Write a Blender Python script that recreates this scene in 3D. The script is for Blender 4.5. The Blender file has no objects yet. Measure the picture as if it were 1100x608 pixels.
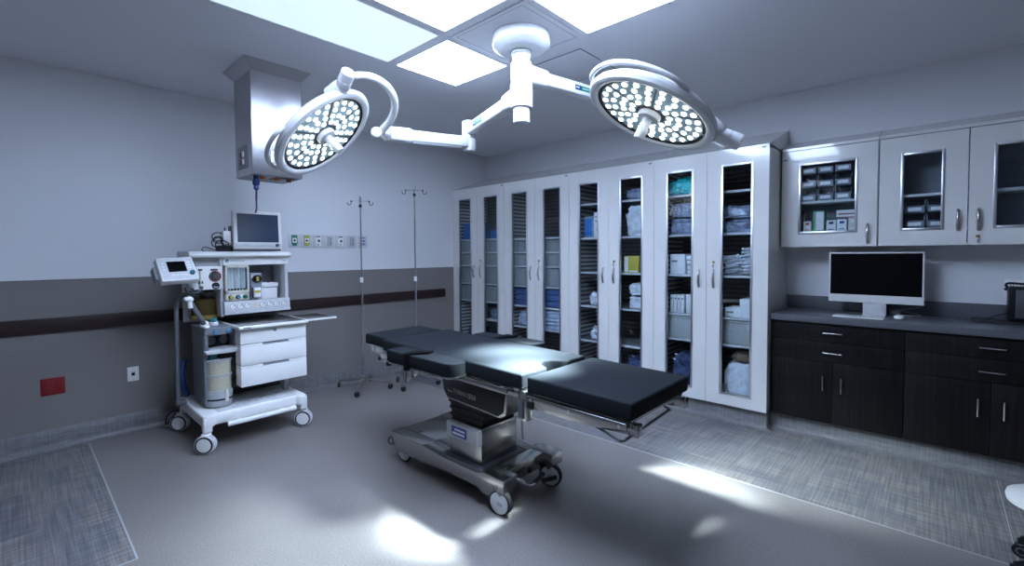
import bpy, bmesh, math, random
from mathutils import Vector, Matrix, noise
random.seed(7)
PI=math.pi
S=bpy.context.scene
COL=S.collection
V=Vector

# ------------------------------------------------------------------ materials
MATS={}
def new_mat(name):
    m=bpy.data.materials.new(name); m.use_nodes=True
    nt=m.node_tree
    return m,nt,nt.nodes['Principled BSDF'],nt.nodes['Material Output']
def N(nt,typ,**kw):
    n=nt.nodes.new(typ)
    for k,v in kw.items():
        if k in n.inputs: n.inputs[k].default_value=v
        else: setattr(n,k,v)
    return n
def L(nt,a,b): nt.links.new(a,b)
def coords(nt,scale=(1,1,1)):
    tc=N(nt,'ShaderNodeTexCoord'); mp=N(nt,'ShaderNodeMapping')
    mp.inputs['Scale'].default_value=scale
    L(nt,tc.outputs['Object'],mp.inputs['Vector']); return mp.outputs['Vector']
def ramp(nt,fac,stops):
    r=N(nt,'ShaderNodeValToRGB'); e=r.color_ramp.elements
    e[0].position,e[0].color=stops[0][0],(*stops[0][1],1)
    e[1].position,e[1].color=stops[-1][0],(*stops[-1][1],1)
    for p,c in stops[1:-1]:
        x=e.new(p); x.color=(*c,1)
    L(nt,fac,r.inputs['Fac']); return r.outputs['Color']
def mat(name,col,rough=.45,metal=0,var=.06,scale=30,bump=0,spec=.5,coat=0,emit=None,estr=0,sheen=0):
    """plain surface with a slight procedural variation of tone and gloss"""
    if name in MATS: return MATS[name]
    m,nt,b,o=new_mat(name)
    v=coords(nt); nz=N(nt,'ShaderNodeTexNoise',Scale=scale,Detail=3.0)
    L(nt,v,nz.inputs['Vector'])
    lo=tuple(max(0,c*(1-var)) for c in col); hi=tuple(min(1,c*(1+var)) for c in col)
    L(nt,ramp(nt,nz.outputs['Fac'],[(.3,lo),(.7,hi)]),b.inputs['Base Color'])
    b.inputs['Roughness'].default_value=rough; b.inputs['Metallic'].default_value=metal
    b.inputs['Specular IOR Level'].default_value=spec
    b.inputs['Coat Weight'].default_value=coat; b.inputs['Coat Roughness'].default_value=.05
    if sheen: b.inputs['Sheen Weight'].default_value=sheen
    if bump:
        bp=N(nt,'ShaderNodeBump',Strength=bump,Distance=.002)
        L(nt,nz.outputs['Fac'],bp.inputs['Height']); L(nt,bp.outputs['Normal'],b.inputs['Normal'])
    if emit:
        b.inputs['Emission Color'].default_value=(*emit,1); b.inputs['Emission Strength'].default_value=estr
    MATS[name]=m; return m
def brushed(name,col,rough,scale):
    if name in MATS: return MATS[name]
    m,nt,b,o=new_mat(name); v=coords(nt,scale)
    nz=N(nt,'ShaderNodeTexNoise',Scale=6.0,Detail=5.0); L(nt,v,nz.inputs['Vector'])
    L(nt,ramp(nt,nz.outputs['Fac'],[(.25,tuple(c*.86 for c in col)),(.75,col)]),b.inputs['Base Color'])
    r=N(nt,'ShaderNodeMapRange'); r.inputs['To Min'].default_value=rough*.8; r.inputs['To Max'].default_value=rough*1.25
    L(nt,nz.outputs['Fac'],r.inputs['Value']); L(nt,r.outputs['Result'],b.inputs['Roughness'])
    b.inputs['Metallic'].default_value=1
    bp=N(nt,'ShaderNodeBump',Strength=.05,Distance=.001)
    L(nt,nz.outputs['Fac'],bp.inputs['Height']); L(nt,bp.outputs['Normal'],b.inputs['Normal'])
    MATS[name]=m; return m
def woven(name,axis_z=False):
    """grey-blue woven look sheet tile: crossed threads and a patchwork of tile tones"""
    if name in MATS: return MATS[name]
    m,nt,b,o=new_mat(name)
    if axis_z: va,vb=coords(nt,(90,90,3)),coords(nt,(9,9,60))
    else: va,vb=coords(nt,(95,2.6,1)),coords(nt,(2.6,95,1))
    n1=N(nt,'ShaderNodeTexNoise',Scale=1.0,Detail=4.0); L(nt,va,n1.inputs['Vector'])
    n2=N(nt,'ShaderNodeTexNoise',Scale=1.0,Detail=4.0); L(nt,vb,n2.inputs['Vector'])
    ad=N(nt,'ShaderNodeMath',operation='ADD'); L(nt,n1.outputs['Fac'],ad.inputs[0]); L(nt,n2.outputs['Fac'],ad.inputs[1])
    hf=N(nt,'ShaderNodeMath',operation='MULTIPLY'); hf.inputs[1].default_value=.5; L(nt,ad.outputs[0],hf.inputs[0])
    c1=ramp(nt,hf.outputs[0],[(.30,(.10,.097,.10)),(.5,(.165,.16,.162)),(.70,(.24,.235,.23))] if axis_z else [(.34,(.09,.085,.09)),(.5,(.185,.178,.18)),(.66,(.32,.31,.30))])
    br=N(nt,'ShaderNodeTexBrick'); br.offset=.5
    br.inputs['Color1'].default_value=(.66,.68,.75,1); br.inputs['Color2'].default_value=(1.05,.98,.90,1)
    br.inputs['Mortar'].default_value=(.95,.95,.95,1); br.inputs['Scale'].default_value=1
    br.inputs['Mortar Size'].default_value=.0015; br.inputs['Brick Width'].default_value=.31; br.inputs['Row Height'].default_value=.11
    br.inputs['Bias'].default_value=0
    vc=coords(nt)
    L(nt,vc,br.inputs['Vector'])
    mx=N(nt,'ShaderNodeMix',data_type='RGBA',blend_type='MULTIPLY'); mx.inputs[0].default_value=.8 if not axis_z else .0
    L(nt,c1,mx.inputs[6]); L(nt,br.outputs['Color'],mx.inputs[7])
    L(nt,mx.outputs[2],b.inputs['Base Color']); b.inputs['Roughness'].default_value=.5
    bp=N(nt,'ShaderNodeBump',Strength=.08,Distance=.001); L(nt,hf.outputs[0],bp.inputs['Height']); L(nt,bp.outputs['Normal'],b.inputs['Normal'])
    MATS[name]=m; return m
def speckle(name,base,lo,hi,scale,rough):
    if name in MATS: return MATS[name]
    m,nt,b,o=new_mat(name); v=coords(nt)
    n1=N(nt,'ShaderNodeTexNoise',Scale=scale,Detail=2.0); L(nt,v,n1.inputs['Vector'])
    n2=N(nt,'ShaderNodeTexVoronoi',Scale=scale*.8); L(nt,v,n2.inputs['Vector'])
    c=ramp(nt,n1.outputs['Fac'],[(.3,lo),(.45,base),(.6,base),(.72,hi)])
    sp=ramp(nt,n2.outputs['Distance'],[(.08,(1.5,1.5,1.5)),(.2,(1,1,1))])
    mx=N(nt,'ShaderNodeMix',data_type='RGBA',blend_type='MULTIPLY'); mx.inputs[0].default_value=.6
    L(nt,c,mx.inputs[6]); L(nt,sp,mx.inputs[7])
    n3=N(nt,'ShaderNodeTexNoise',Scale=2.2,Detail=3.0); L(nt,v,n3.inputs['Vector'])
    r3=ramp(nt,n3.outputs['Fac'],[(.3,(.92,.92,.92)),(.7,(1.05,1.05,1.05))])
    m2=N(nt,'ShaderNodeMix',data_type='RGBA',blend_type='MULTIPLY'); m2.inputs[0].default_value=1
    L(nt,mx.outputs[2],m2.inputs[6]); L(nt,r3,m2.inputs[7])
    L(nt,m2.outputs[2],b.inputs['Base Color']); b.inputs['Roughness'].default_value=rough
    MATS[name]=m; return m
def darkwood(name):
    if name in MATS: return MATS[name]
    m,nt,b,o=new_mat(name); v=coords(nt,(70,70,1.2))
    n=N(nt,'ShaderNodeTexNoise',Scale=1.6,Detail=6.0,Distortion=.3); L(nt,v,n.inputs['Vector'])
    L(nt,ramp(nt,n.outputs['Fac'],[(.35,(.005,.0045,.005)),(.55,(.009,.008,.008)),(.7,(.018,.015,.015))]),b.inputs['Base Color'])
    b.inputs['Roughness'].default_value=.45; b.inputs['Specular IOR Level'].default_value=.2
    MATS[name]=m; return m
def glass(name,tint=(.93,.96,.97)):
    if name in MATS: return MATS[name]
    m,nt,b,o=new_mat(name); nt.nodes.remove(b)
    t=N(nt,'ShaderNodeBsdfTransparent'); t.inputs['Color'].default_value=(*tint,1)
    g=N(nt,'ShaderNodeBsdfGlossy',Roughness=.015); g.inputs['Color'].default_value=(1,1,1,1)
    f=N(nt,'ShaderNodeFresnel',IOR=1.5); mx=N(nt,'ShaderNodeMixShader')
    ge=N(nt,'ShaderNodeNewGeometry'); iv=N(nt,'ShaderNodeMath',operation='SUBTRACT'); iv.inputs[0].default_value=1; L(nt,ge.outputs['Backfacing'],iv.inputs[1])
    fm=N(nt,'ShaderNodeMath',operation='MULTIPLY'); L(nt,f.outputs[0],fm.inputs[0]); L(nt,iv.outputs[0],fm.inputs[1])
    L(nt,fm.outputs[0],mx.inputs[0]); L(nt,t.outputs[0],mx.inputs[1]); L(nt,g.outputs[0],mx.inputs[2]); L(nt,mx.outputs[0],o.inputs[0])
    MATS[name]=m; return m

PAINT=mat('wall_paint',(.78,.785,.80),.55,var=.015,scale=90,bump=.04)
BACKW=mat('rear_wall_darkened',(.22,.21,.21),.6,var=.015,scale=90)  # unseen walls, darkened to cut the bounce light on camera-facing sides
CEIL=mat('ceiling_paint',(.80,.80,.83),.6,var=.015,scale=70,bump=.04)
WAINS=mat('wainscot_sheet',(.215,.195,.187),.5,var=.03,scale=140,bump=.06)
FLOOR=speckle('speckled_sheet_vinyl',(.21,.188,.178),(.135,.12,.112),(.34,.31,.295),150,.38)
WOVEN=woven('woven_look_vinyl'); WOVENV=woven('woven_look_cove',True)
WELD=mat('weld_seam',(.42,.42,.43),.4)
RAILW=mat('bumper_rail_wood',(.022,.008,.008),.45,var=.25,scale=25)
CABW=mat('cabinet_white_gloss',(.77,.76,.735),.22,var=.01,scale=8,coat=.6)
CABIN=mat('cabinet_interior',(.15,.155,.17),.5)
SLAT=mat('cabinet_slats',(.13,.135,.15),.5)
ALU=brushed('satin_aluminium',(.72,.73,.75),.32,(1,1,40))
NICKEL=brushed('satin_nickel',(.55,.54,.52),.28,(30,30,3))
STEEL=brushed('stainless',(.44,.435,.42),.22,(2,60,60))
STEELV=brushed('stainless_column',(.60,.58,.60),.30,(2,2,60))
CHROME=brushed('polished_chrome',(.8,.8,.82),.10,(4,4,4))
BRASS=mat('brass_lock',(.45,.30,.14),.3,1)
GLASS=glass('cabinet_glass')
CLEAR=glass('clear_plastic',(.8,.85,.9))
SHELF=mat('shelf_edge',(.62,.64,.66),.35)
DWOOD=darkwood('dark_laminate')
GRAN=speckle('counter_solid_surface',(.105,.11,.125),(.05,.052,.06),(.24,.25,.27),420,.38)
VINYL=mat('black_mattress_vinyl',(.015,.017,.020),.6,var=.05,scale=60,bump=.03,spec=.04)
STRAPB=mat('black_webbing',(.005,.005,.006),.8,var=.2,scale=200,bump=.2,spec=.05)
BLACK=mat('black_plastic',(.008,.008,.010),.4,spec=.25)
RUBBER=mat('black_rubber',(.012,.012,.013),.7)
WHITEP=mat('white_plastic',(.88,.87,.84),.32,var=.015)
LAMPW=mat('lamp_white_enamel',(.70,.70,.71),.25,var=.01,coat=.3)
GREYP=mat('grey_plastic',(.30,.31,.33),.45)
MIDGREY=mat('mid_grey_plastic',(.42,.43,.45),.42)
LIGHTG=mat('light_grey_plastic',(.64,.64,.65),.38)
DARKG=mat('dark_grey_plastic',(.07,.072,.08),.45)
CREAM=mat('cream_plastic',(.66,.63,.54),.45)
SCREEN=mat('dark_screen',(.002,.002,.003),.25,var=0.0,spec=.15)
SCREENB=mat('blue_grey_screen',(.035,.055,.10),.15,var=.05,scale=3)
TEAL=mat('teal_plastic',(.01,.17,.20),.35)
GREEN=mat('green_mark',(.01,.19,.12),.4)
YELLOW=mat('yellow_mark',(.52,.44,.06),.4)
YGREEN=mat('olive_yellow_mark',(.42,.44,.06),.4)
BLUE=mat('blue_knob',(.06,.25,.45),.35)
DKBLUE=mat('navy_mark',(.012,.025,.12),.4)
LABELB=mat('label_blue',(.012,.04,.30),.35)
RED=mat('red_cover',(.22,.008,.010),.4)
REDK=mat('red_ring',(.40,.03,.03),.4)
ORANGE=mat('orange_socket',(.55,.10,.01),.4)
AMBER=mat('amber_glass',(.06,.042,.010),.12,spec=.6)
AMBERL=mat('amber_rim',(.24,.19,.06),.2)
SODA=mat('absorbent_granules',(.52,.48,.35),.6,var=.25,scale=160)
BINM=mat('grey_bin',(.33,.35,.36),.5)
BINB=mat('blue_grey_bin',(.22,.26,.33),.35)
LINEN=mat('blue_linen',(.05,.10,.26),.8,var=.2,scale=40,bump=.2)
LINENW=mat('pale_linen',(.42,.48,.60),.8,var=.15,scale=40,bump=.2)
BLUEBOX=mat('bright_blue_card',(.02,.16,.50),.5)
PAPER=mat('white_card',(.82,.83,.85),.5,var=.05)
FILM=mat('white_film',(.72,.75,.82),.28,var=.2,scale=25,bump=.5)
FILMB=mat('blue_grey_film',(.26,.31,.42),.25,var=.35,scale=25,bump=.6)
FILMD=mat('dark_blue_film',(.05,.07,.15),.22,var=.4,scale=22,bump=.7)
TEALBAG=mat('teal_film',(.0,.55,.58),.3,var=.3,scale=25,bump=.5)
BROWN=mat('brown_card',(.18,.13,.09),.6)
PINK=mat('pink_print',(.45,.15,.22),.5)
GREENP=mat('green_print',(.16,.48,.26),.5)
WHITETXT=mat('white_print',(.75,.77,.8),.5,var=0)
GREYTXT=mat('grey_print',(.22,.24,.27),.5,var=0)
LEDM=mat('led_lens',(.9,.95,1),.2,emit=(.86,.97,1),estr=5.0,var=0)
PLATE=mat('led_plate',(.42,.56,.62),.12,var=.2,scale=50,emit=None)
DIFF=mat('light_diffuser',(.5,.5,.5),.4,var=0,emit=(.55,.70,1.0),estr=27)
DIFFDIM=mat('light_diffuser_dim',(.3,.3,.3),.4,var=0,emit=(.60,.76,.92),estr=1.0)

# ------------------------------------------------------------------ mesh builder
class MB:
    def __init__(s,M=None):
        s.bm=bmesh.new(); s.mi=0; s.M=M or Matrix.Identity(4)
    def _merge(s,tb):
        for f in tb.faces: f.material_index=s.mi
        tb.transform(s.M)
        me=bpy.data.meshes.new('t'); tb.to_mesh(me); tb.free(); s.bm.from_mesh(me); bpy.data.meshes.remove(me)
    def box(s,x0,x1,y0,y1,z0,z1,bev=0,seg=2,T=None):
        tb=bmesh.new(); bmesh.ops.create_cube(tb,size=1)
        for v in tb.verts: v.co=V(((x0+x1)/2+v.co.x*(x1-x0),(y0+y1)/2+v.co.y*(y1-y0),(z0+z1)/2+v.co.z*(z1-z0)))
        if bev: bmesh.ops.bevel(tb,geom=tb.edges[:],offset=bev,segments=seg,profile=.5,affect='EDGES',clamp_overlap=True)
        if T: tb.transform(T)
        s._merge(tb); return s
    def prism(s,pts,axis,a,b,bev=0,seg=2):
        """outline in the two other axes (x,y / x,z / y,z order) extruded along axis from a to b"""
        tb=bmesh.new()
        def P(p,t):
            return V((p[0],p[1],t)) if axis=='z' else V((p[0],t,p[1])) if axis=='y' else V((t,p[0],p[1]))
        lo=[tb.verts.new(P(p,a)) for p in pts]; hi=[tb.verts.new(P(p,b)) for p in pts]
        n=len(pts); tb.faces.new(lo); tb.faces.new(hi)
        for i in range(n): tb.faces.new((lo[i],lo[(i+1)%n],hi[(i+1)%n],hi[i]))
        bmesh.ops.recalc_face_normals(tb,faces=tb.faces[:])
        if bev: bmesh.ops.bevel(tb,geom=tb.edges[:],offset=bev,segments=seg,profile=.5,affect='EDGES',clamp_overlap=True)
        s._merge(tb); return s
    def lathe(s,prof,o=(0,0,0),axis=(0,0,1),seg=32):
        """profile of (radius, height) turned about axis through o"""
        o=V(o); q=V((0,0,1)).rotation_difference(V(axis).normalized()).to_matrix()
        tb=bmesh.new(); rings=[]
        for r,h in prof:
            if r<1e-6: rings.append([tb.verts.new(o+q@V((0,0,h)))])
            else: rings.append([tb.verts.new(o+q@V((r*math.cos(2*PI*i/seg),r*math.sin(2*PI*i/seg),h))) for i in range(seg)])
        for a,b in zip(rings,rings[1:]):
            for i in range(seg):
                j=(i+1)%seg
                if len(a)==1 and len(b)==1: continue
                if len(a)==1: tb.faces.new((a[0],b[i],b[j]))
                elif len(b)==1: tb.faces.new((a[i],b[0],a[j]))
                else: tb.faces.new((a[i],b[i],b[j],a[j]))
        bmesh.ops.recalc_face_normals(tb,faces=tb.faces[:])
        s._merge(tb); return s
    def cyl(s,p,q,r,r2=None,seg=20,bev=0):
        p=V(p); q=V(q); h=(q-p).length; r2=r if r2 is None else r2
        if bev: prof=[(0,0),(r-bev,0),(r,bev),(r2,h-bev),(r2-bev,h),(0,h)]
        else: prof=[(0,0),(r,0),(r2,h),(0,h)]
        return s.lathe(prof,p,q-p,seg)
    def tube(s,pts,r,seg=10,sub=6,closed=False,smooth=True):
        P=[V(p) for p in pts]
        if smooth and len(P)>2:
            out=[]; n=len(P)
            rng=range(n if closed else n-1)
            for i in rng:
                if closed: a,b,c,d=P[i-1],P[i],P[(i+1)%n],P[(i+2)%n]
                else: a,b,c,d=P[max(i-1,0)],P[i],P[i+1],P[min(i+2,n-1)]
                for k in range(sub):
                    t=k/sub
                    out.append(.5*((2*b)+(-a+c)*t+(2*a-5*b+4*c-d)*t*t+(-a+3*b-3*c+d)*t**3))
            if not closed: out.append(P[-1])
            P=out
        tb=bmesh.new(); n=len(P); rings=[]
        up=None
        for i,p in enumerate(P):
            if closed: t=P[(i+1)%n]-P[i-1]
            else: t=P[min(i+1,n-1)]-P[max(i-1,0)]
            t.normalize()
            if up is None:
                up=t.orthogonal().normalized()
            else:
                up=(up-t*up.dot(t)); up.normalize()
            w=t.cross(up)
            rr=r(i/(n-1)) if callable(r) else r
            rings.append([tb.verts.new(p+up*rr*math.cos(2*PI*k/seg)+w*rr*math.sin(2*PI*k/seg)) for k in range(seg)])
        m=n if closed else n-1
        for i in range(m):
            a,b=rings[i],rings[(i+1)%n]
            for k in range(seg): tb.faces.new((a[k],a[(k+1)%seg],b[(k+1)%seg],b[k]))
        if not closed: tb.faces.new(rings[0][::-1]); tb.faces.new(rings[-1])
        bmesh.ops.recalc_face_normals(tb,faces=tb.faces[:])
        s._merge(tb); return s
    def ball(s,c,r,sc=(1,1,1),seg=16):
        tb=bmesh.new(); bmesh.ops.create_uvsphere(tb,u_segments=seg,v_segments=seg//2+2,radius=r)
        for v in tb.verts: v.co=V(c)+V((v.co.x*sc[0],v.co.y*sc[1],v.co.z*sc[2]))
        s._merge(tb); return s
    def lump(s,c,size,amp=.15,freq=6,seed=0,sub=4,flat=True,pw=.6):
        """crumpled, boxy soft mass standing on its lower face"""
        tb=bmesh.new(); bmesh.ops.create_icosphere(tb,subdivisions=sub,radius=1)
        for v in tb.verts:
            d=v.co.normalized()
            w=V([math.copysign(abs(k)**pw,k) for k in d])
            k=1+amp*noise.noise(d*freq*.35+V((seed*7.1,seed*3.3,seed)))+amp*.5*noise.noise(d*freq+V((seed,seed*2.7,0)))
            w*=k
            if flat: w.z=max(w.z,-.85)
            v.co=w
        lo=[min(v.co[i] for v in tb.verts) for i in range(3)]; hi=[max(v.co[i] for v in tb.verts) for i in range(3)]
        for v in tb.verts:
            t=[(v.co[i]-lo[i])/(hi[i]-lo[i]) for i in range(3)]
            v.co=V(c)+V(((t[0]-.5)*size[0],(t[1]-.5)*size[1],t[2]*size[2]))
        s._merge(tb); return s
    def text(s,body,size,T,depth=.0006,mi=None):
        cu=bpy.data.curves.new('t','FONT'); cu.body=body; cu.size=size; cu.extrude=depth/2; cu.align_x='LEFT'; cu.resolution_u=2
        ob=bpy.data.objects.new('t',cu); COL.objects.link(ob)
        dg=bpy.context.evaluated_depsgraph_get(); me=bpy.data.meshes.new_from_object(ob.evaluated_get(dg))
        bpy.data.objects.remove(ob); bpy.data.curves.remove(cu)
        tb=bmesh.new(); tb.from_mesh(me); bpy.data.meshes.remove(me); tb.transform(T)
        s._merge(tb); return s
OFF={}
def build(mb,name,mats,parent=None,loc=None,ang=38,smooth=True):
    me=bpy.data.meshes.new(name)
    off=OFF[parent.name] if parent else V(loc) if loc is not None else V((0,0,0))
    bmesh.ops.translate(mb.bm,verts=mb.bm.verts[:],vec=-off)
    mb.bm.to_mesh(me); mb.bm.free()
    for m in (mats if isinstance(mats,(list,tuple)) else [mats]): me.materials.append(m)
    if smooth:
        me.shade_smooth(); me.set_sharp_from_angle(angle=math.radians(ang))
    o=bpy.data.objects.new(name,me); COL.objects.link(o)
    if parent: o.parent=parent
    else: o.location=off
    OFF[o.name]=off
    return o
def tag(o,label,cat,group=None,kind=None):
    if label: o['label']=label
    if cat: o['category']=cat
    if group: o['group']=group
    if kind: o['kind']=kind
    return o
def thing(name,loc,label,cat,group=None):
    o=bpy.data.objects.new(name,None); COL.objects.link(o); o.location=loc; o.empty_display_size=.1
    OFF[o.name]=V(loc); return tag(o,label,cat,group)
def struct(mb,name,mats,**k):
    o=build(mb,name,mats,**k); o['kind']='structure'; return o
def dup(o,parent=None,shift=None):
    c=o.copy(); COL.objects.link(c); OFF[c.name]=OFF[o.name]+(V(shift) if shift is not None else V((0,0,0)))
    if parent is not None: c.parent=parent
    elif shift is not None: c.location=o.location+V(shift)
    for ch in o.children: dup(ch,c)
    if parent is not None:
        OFF[c.name]=OFF[o.name]
    return c

# ------------------------------------------------------------------ room shell
CZ=2.862; XR=6.4; YF=-6.4
bx0,bx1,by0,by1=0,2.07,YF,-4.37          # woven border by the left wall
wy=-1.66                                  # woven border along the cabinets
f=MB()
f.mi=0; f.box(0,XR,-4.37,wy,-.05,0); f.box(bx1,XR,YF,-4.37,-.05,0)
f.mi=1; f.box(bx0,bx1,by0,by1,-.05,0); f.box(0,XR,wy,0,-.05,0)
f.mi=2; f.box(0,bx1+.004,-4.374,-4.366,-.01,.0008); f.box(bx1-.004,bx1+.004,YF,-4.37,-.01,.0008); f.box(0,XR,wy-.004,wy+.004,-.01,.0008)
f.box(5.163,5.167,wy,-.5,-.01,.0006)
struct(f,'floor',[FLOOR,WOVEN,WELD])
c=MB(); c.box(-.1,XR+.1,YF-.1,.1,CZ,CZ+.1); struct(c,'ceiling',CEIL)
w=MB(); w.box(-.1,0,YF,.1,0,CZ); struct(w,'wall_left',PAINT)
w=MB(); w.box(0,XR,0,.1,0,CZ); struct(w,'wall_back',PAINT)
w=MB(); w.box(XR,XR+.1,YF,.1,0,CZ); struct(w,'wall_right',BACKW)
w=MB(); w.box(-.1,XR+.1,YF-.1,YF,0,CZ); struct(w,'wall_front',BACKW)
w=MB(); w.box(0,.004,YF,-.60,.152,1.271); w.mi=1; w.box(0,.006,YF,-.60,1.271,1.275)
struct(w,'trim_1',[WAINS,DARKG])
# coved sheet skirting
prof=[(0,0),(.055,0),(.055,.002),(.035,.005),(.020,.013),(.010,.026),(.006,.045),(.006,.150),(.004,.153),(0,.153)]
b=MB(); b.prism(prof,'y',YF,-.60); struct(b,'baseboard_left',WOVENV)
b=MB()
b.prism([(-.56+.02,0),(-.66,0),(-.66,.002),(-.64,.005),(-.622,.014),(-.612,.028),(-.608,.147),(-.54,.147)],'x',.0,3.862)
b.prism([(-.40,0),(-.56,0),(-.56,.002),(-.54,.005),(-.522,.014),(-.512,.028),(-.508,.138),(-.40,.138)],'x',3.862,5.56)
b.box(3.842,3.866,-.61,-.48,0,.147); b.prism([(3.862,0),(3.925,0),(3.925,.002),(3.90,.006),(3.88,.02),(3.868,.05),(3.862,.05)],'y',-.63,-.5)
struct(b,'baseboard_back',WOVENV)

# wall bumper rail
b=MB(); b.box(.004,.030,YF+.05,-.81,.884,.992,.005)
tag(build(b,'bumper_rail',RAILW,loc=(0,-3,.9)),'dark brown wooden bumper rail running along the grey lower wall','wall rail')

# ------------------------------------------------------------------ ceiling light panels
def panel(x0,x1,y0,y1,label,dm=None):
    cx,cy=(x0+x1)/2,(y0+y1)/2
    t=thing('ceiling_light',(cx,cy,CZ),label,'ceiling light','luminous ceiling panels')
    m=MB()
    e=.04
    for a in ((x0-e,x1+e,y0-e,y0),(x0-e,x1+e,y1,y1+e),(x0-e,x0,y0,y1),(x1,x1+e,y0,y1)): m.box(*a,CZ-.005,CZ)
    m.mi=1
    for px,py in ((x0+.05,y0-.02),(x1-.05,y0-.02),(x0+.05,y1+.02),(x1-.05,y1+.02),(x0-.02,y0+.05),(x1+.02,y1-.05)): m.cyl((px,py,CZ-.0065),(px,py,CZ-.004),.0045,seg=10)
    build(m,'frame',[CEIL,GREYP],t)
    m=MB(); m.box(x0,x1,y0,y1,CZ-.003,CZ-.0005); build(m,'diffuser',dm or DIFF,t,smooth=False)
panel(1.875,2.465,-3.98,-2.825,'long dimmer bluish ceiling panel nearest the steel ceiling column',DIFFDIM)
panel(2.541,3.16,-3.98,-2.835,'luminous ceiling panel between the long panel and the picture top')
panel(1.872,2.455,-2.745,-2.175,'small square luminous ceiling panel beside the lamp mount')
panel(3.24,3.83,-3.98,-2.86,'long unseen ceiling panel added for extra light above the view, next to the lamp mount')  # out of view, added to throw more light on cabinets and machine
panel(3.185,3.77,-2.76,-2.19,'square luminous ceiling panel above the right surgical lamp')
# plain square plate carrying the lamp mount, and access hatch
m=MB(); m.box(2.50,3.14,-2.76,-2.175,CZ-.006,CZ,.002)
m.mi=1
for a in ((2.535,3.105,-2.735,-2.731),(2.535,3.105,-2.204,-2.200)): m.box(*a,CZ-.0066,CZ-.005)
for a in ((2.535,2.539),(3.101,3.105)): m.box(*a,-2.735,-2.2,CZ-.0066,CZ-.005)
tag(build(m,'ceiling_plate',[CEIL,GREYP],loc=(2.82,-2.46,CZ)),'plain square ceiling plate around the surgical lamp mount','ceiling plate')
m=MB(); m.box(2.50,3.02,-2.03,-1.55,CZ-.003,CZ,.001); m.mi=1
for a in ((2.50,3.024,-2.034,-2.030),(2.50,3.024,-1.55,-1.546)): m.box(*a,CZ-.004,CZ)
for a in ((2.496,2.50),(3.02,3.024)): m.box(*a,-2.03,-1.55,CZ-.004,CZ)
tag(build(m,'ceiling_hatch',[CEIL,DARKG],loc=(2.76,-1.8,CZ)),'flush access hatch in the ceiling behind the lamp mount','ceiling hatch')
m=MB(); m.lathe([(0,0),(.05,0),(.052,-.008),(.03,-.014),(0,-.014)],(1.28,-1.28,CZ)); m.mi=1; m.cyl((1.28,-1.28,CZ-.03),(1.28,-1.28,CZ-.012),.012)
tag(build(m,'sprinkler_head',[CEIL,GREYP],loc=(1.28,-1.28,CZ)),'small round sprinkler cover on the ceiling near the corner','sprinkler')

# ------------------------------------------------------------------ surgical lamps
PX,PY=2.85,-2.455
t=thing('ceiling_mount',(PX,PY,CZ),'round white ceiling mount that carries both surgical lamp arms','lamp mount')
m=MB(); m.lathe([(0,CZ-.004),(.182,CZ-.004),(.187,CZ-.02),(.187,CZ-.070),(.183,CZ-.076),(.142,CZ-.103),(.134,CZ-.106),(0,CZ-.110)],(PX,PY,0),seg=56); build(m,'canopy',LAMPW,t)
m=MB(); m.lathe([(0,2.76),(.066,2.76),(.068,2.735),(.060,2.73),(.056,2.70),(.054,2.30),(.0,2.30)],(PX,PY,0),seg=36); m.mi=1; m.cyl((PX+.03,PY-.050,2.715),(PX+.033,PY-.055,2.715),.006); build(m,'pole',[LAMPW,GREYP],t)

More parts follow.
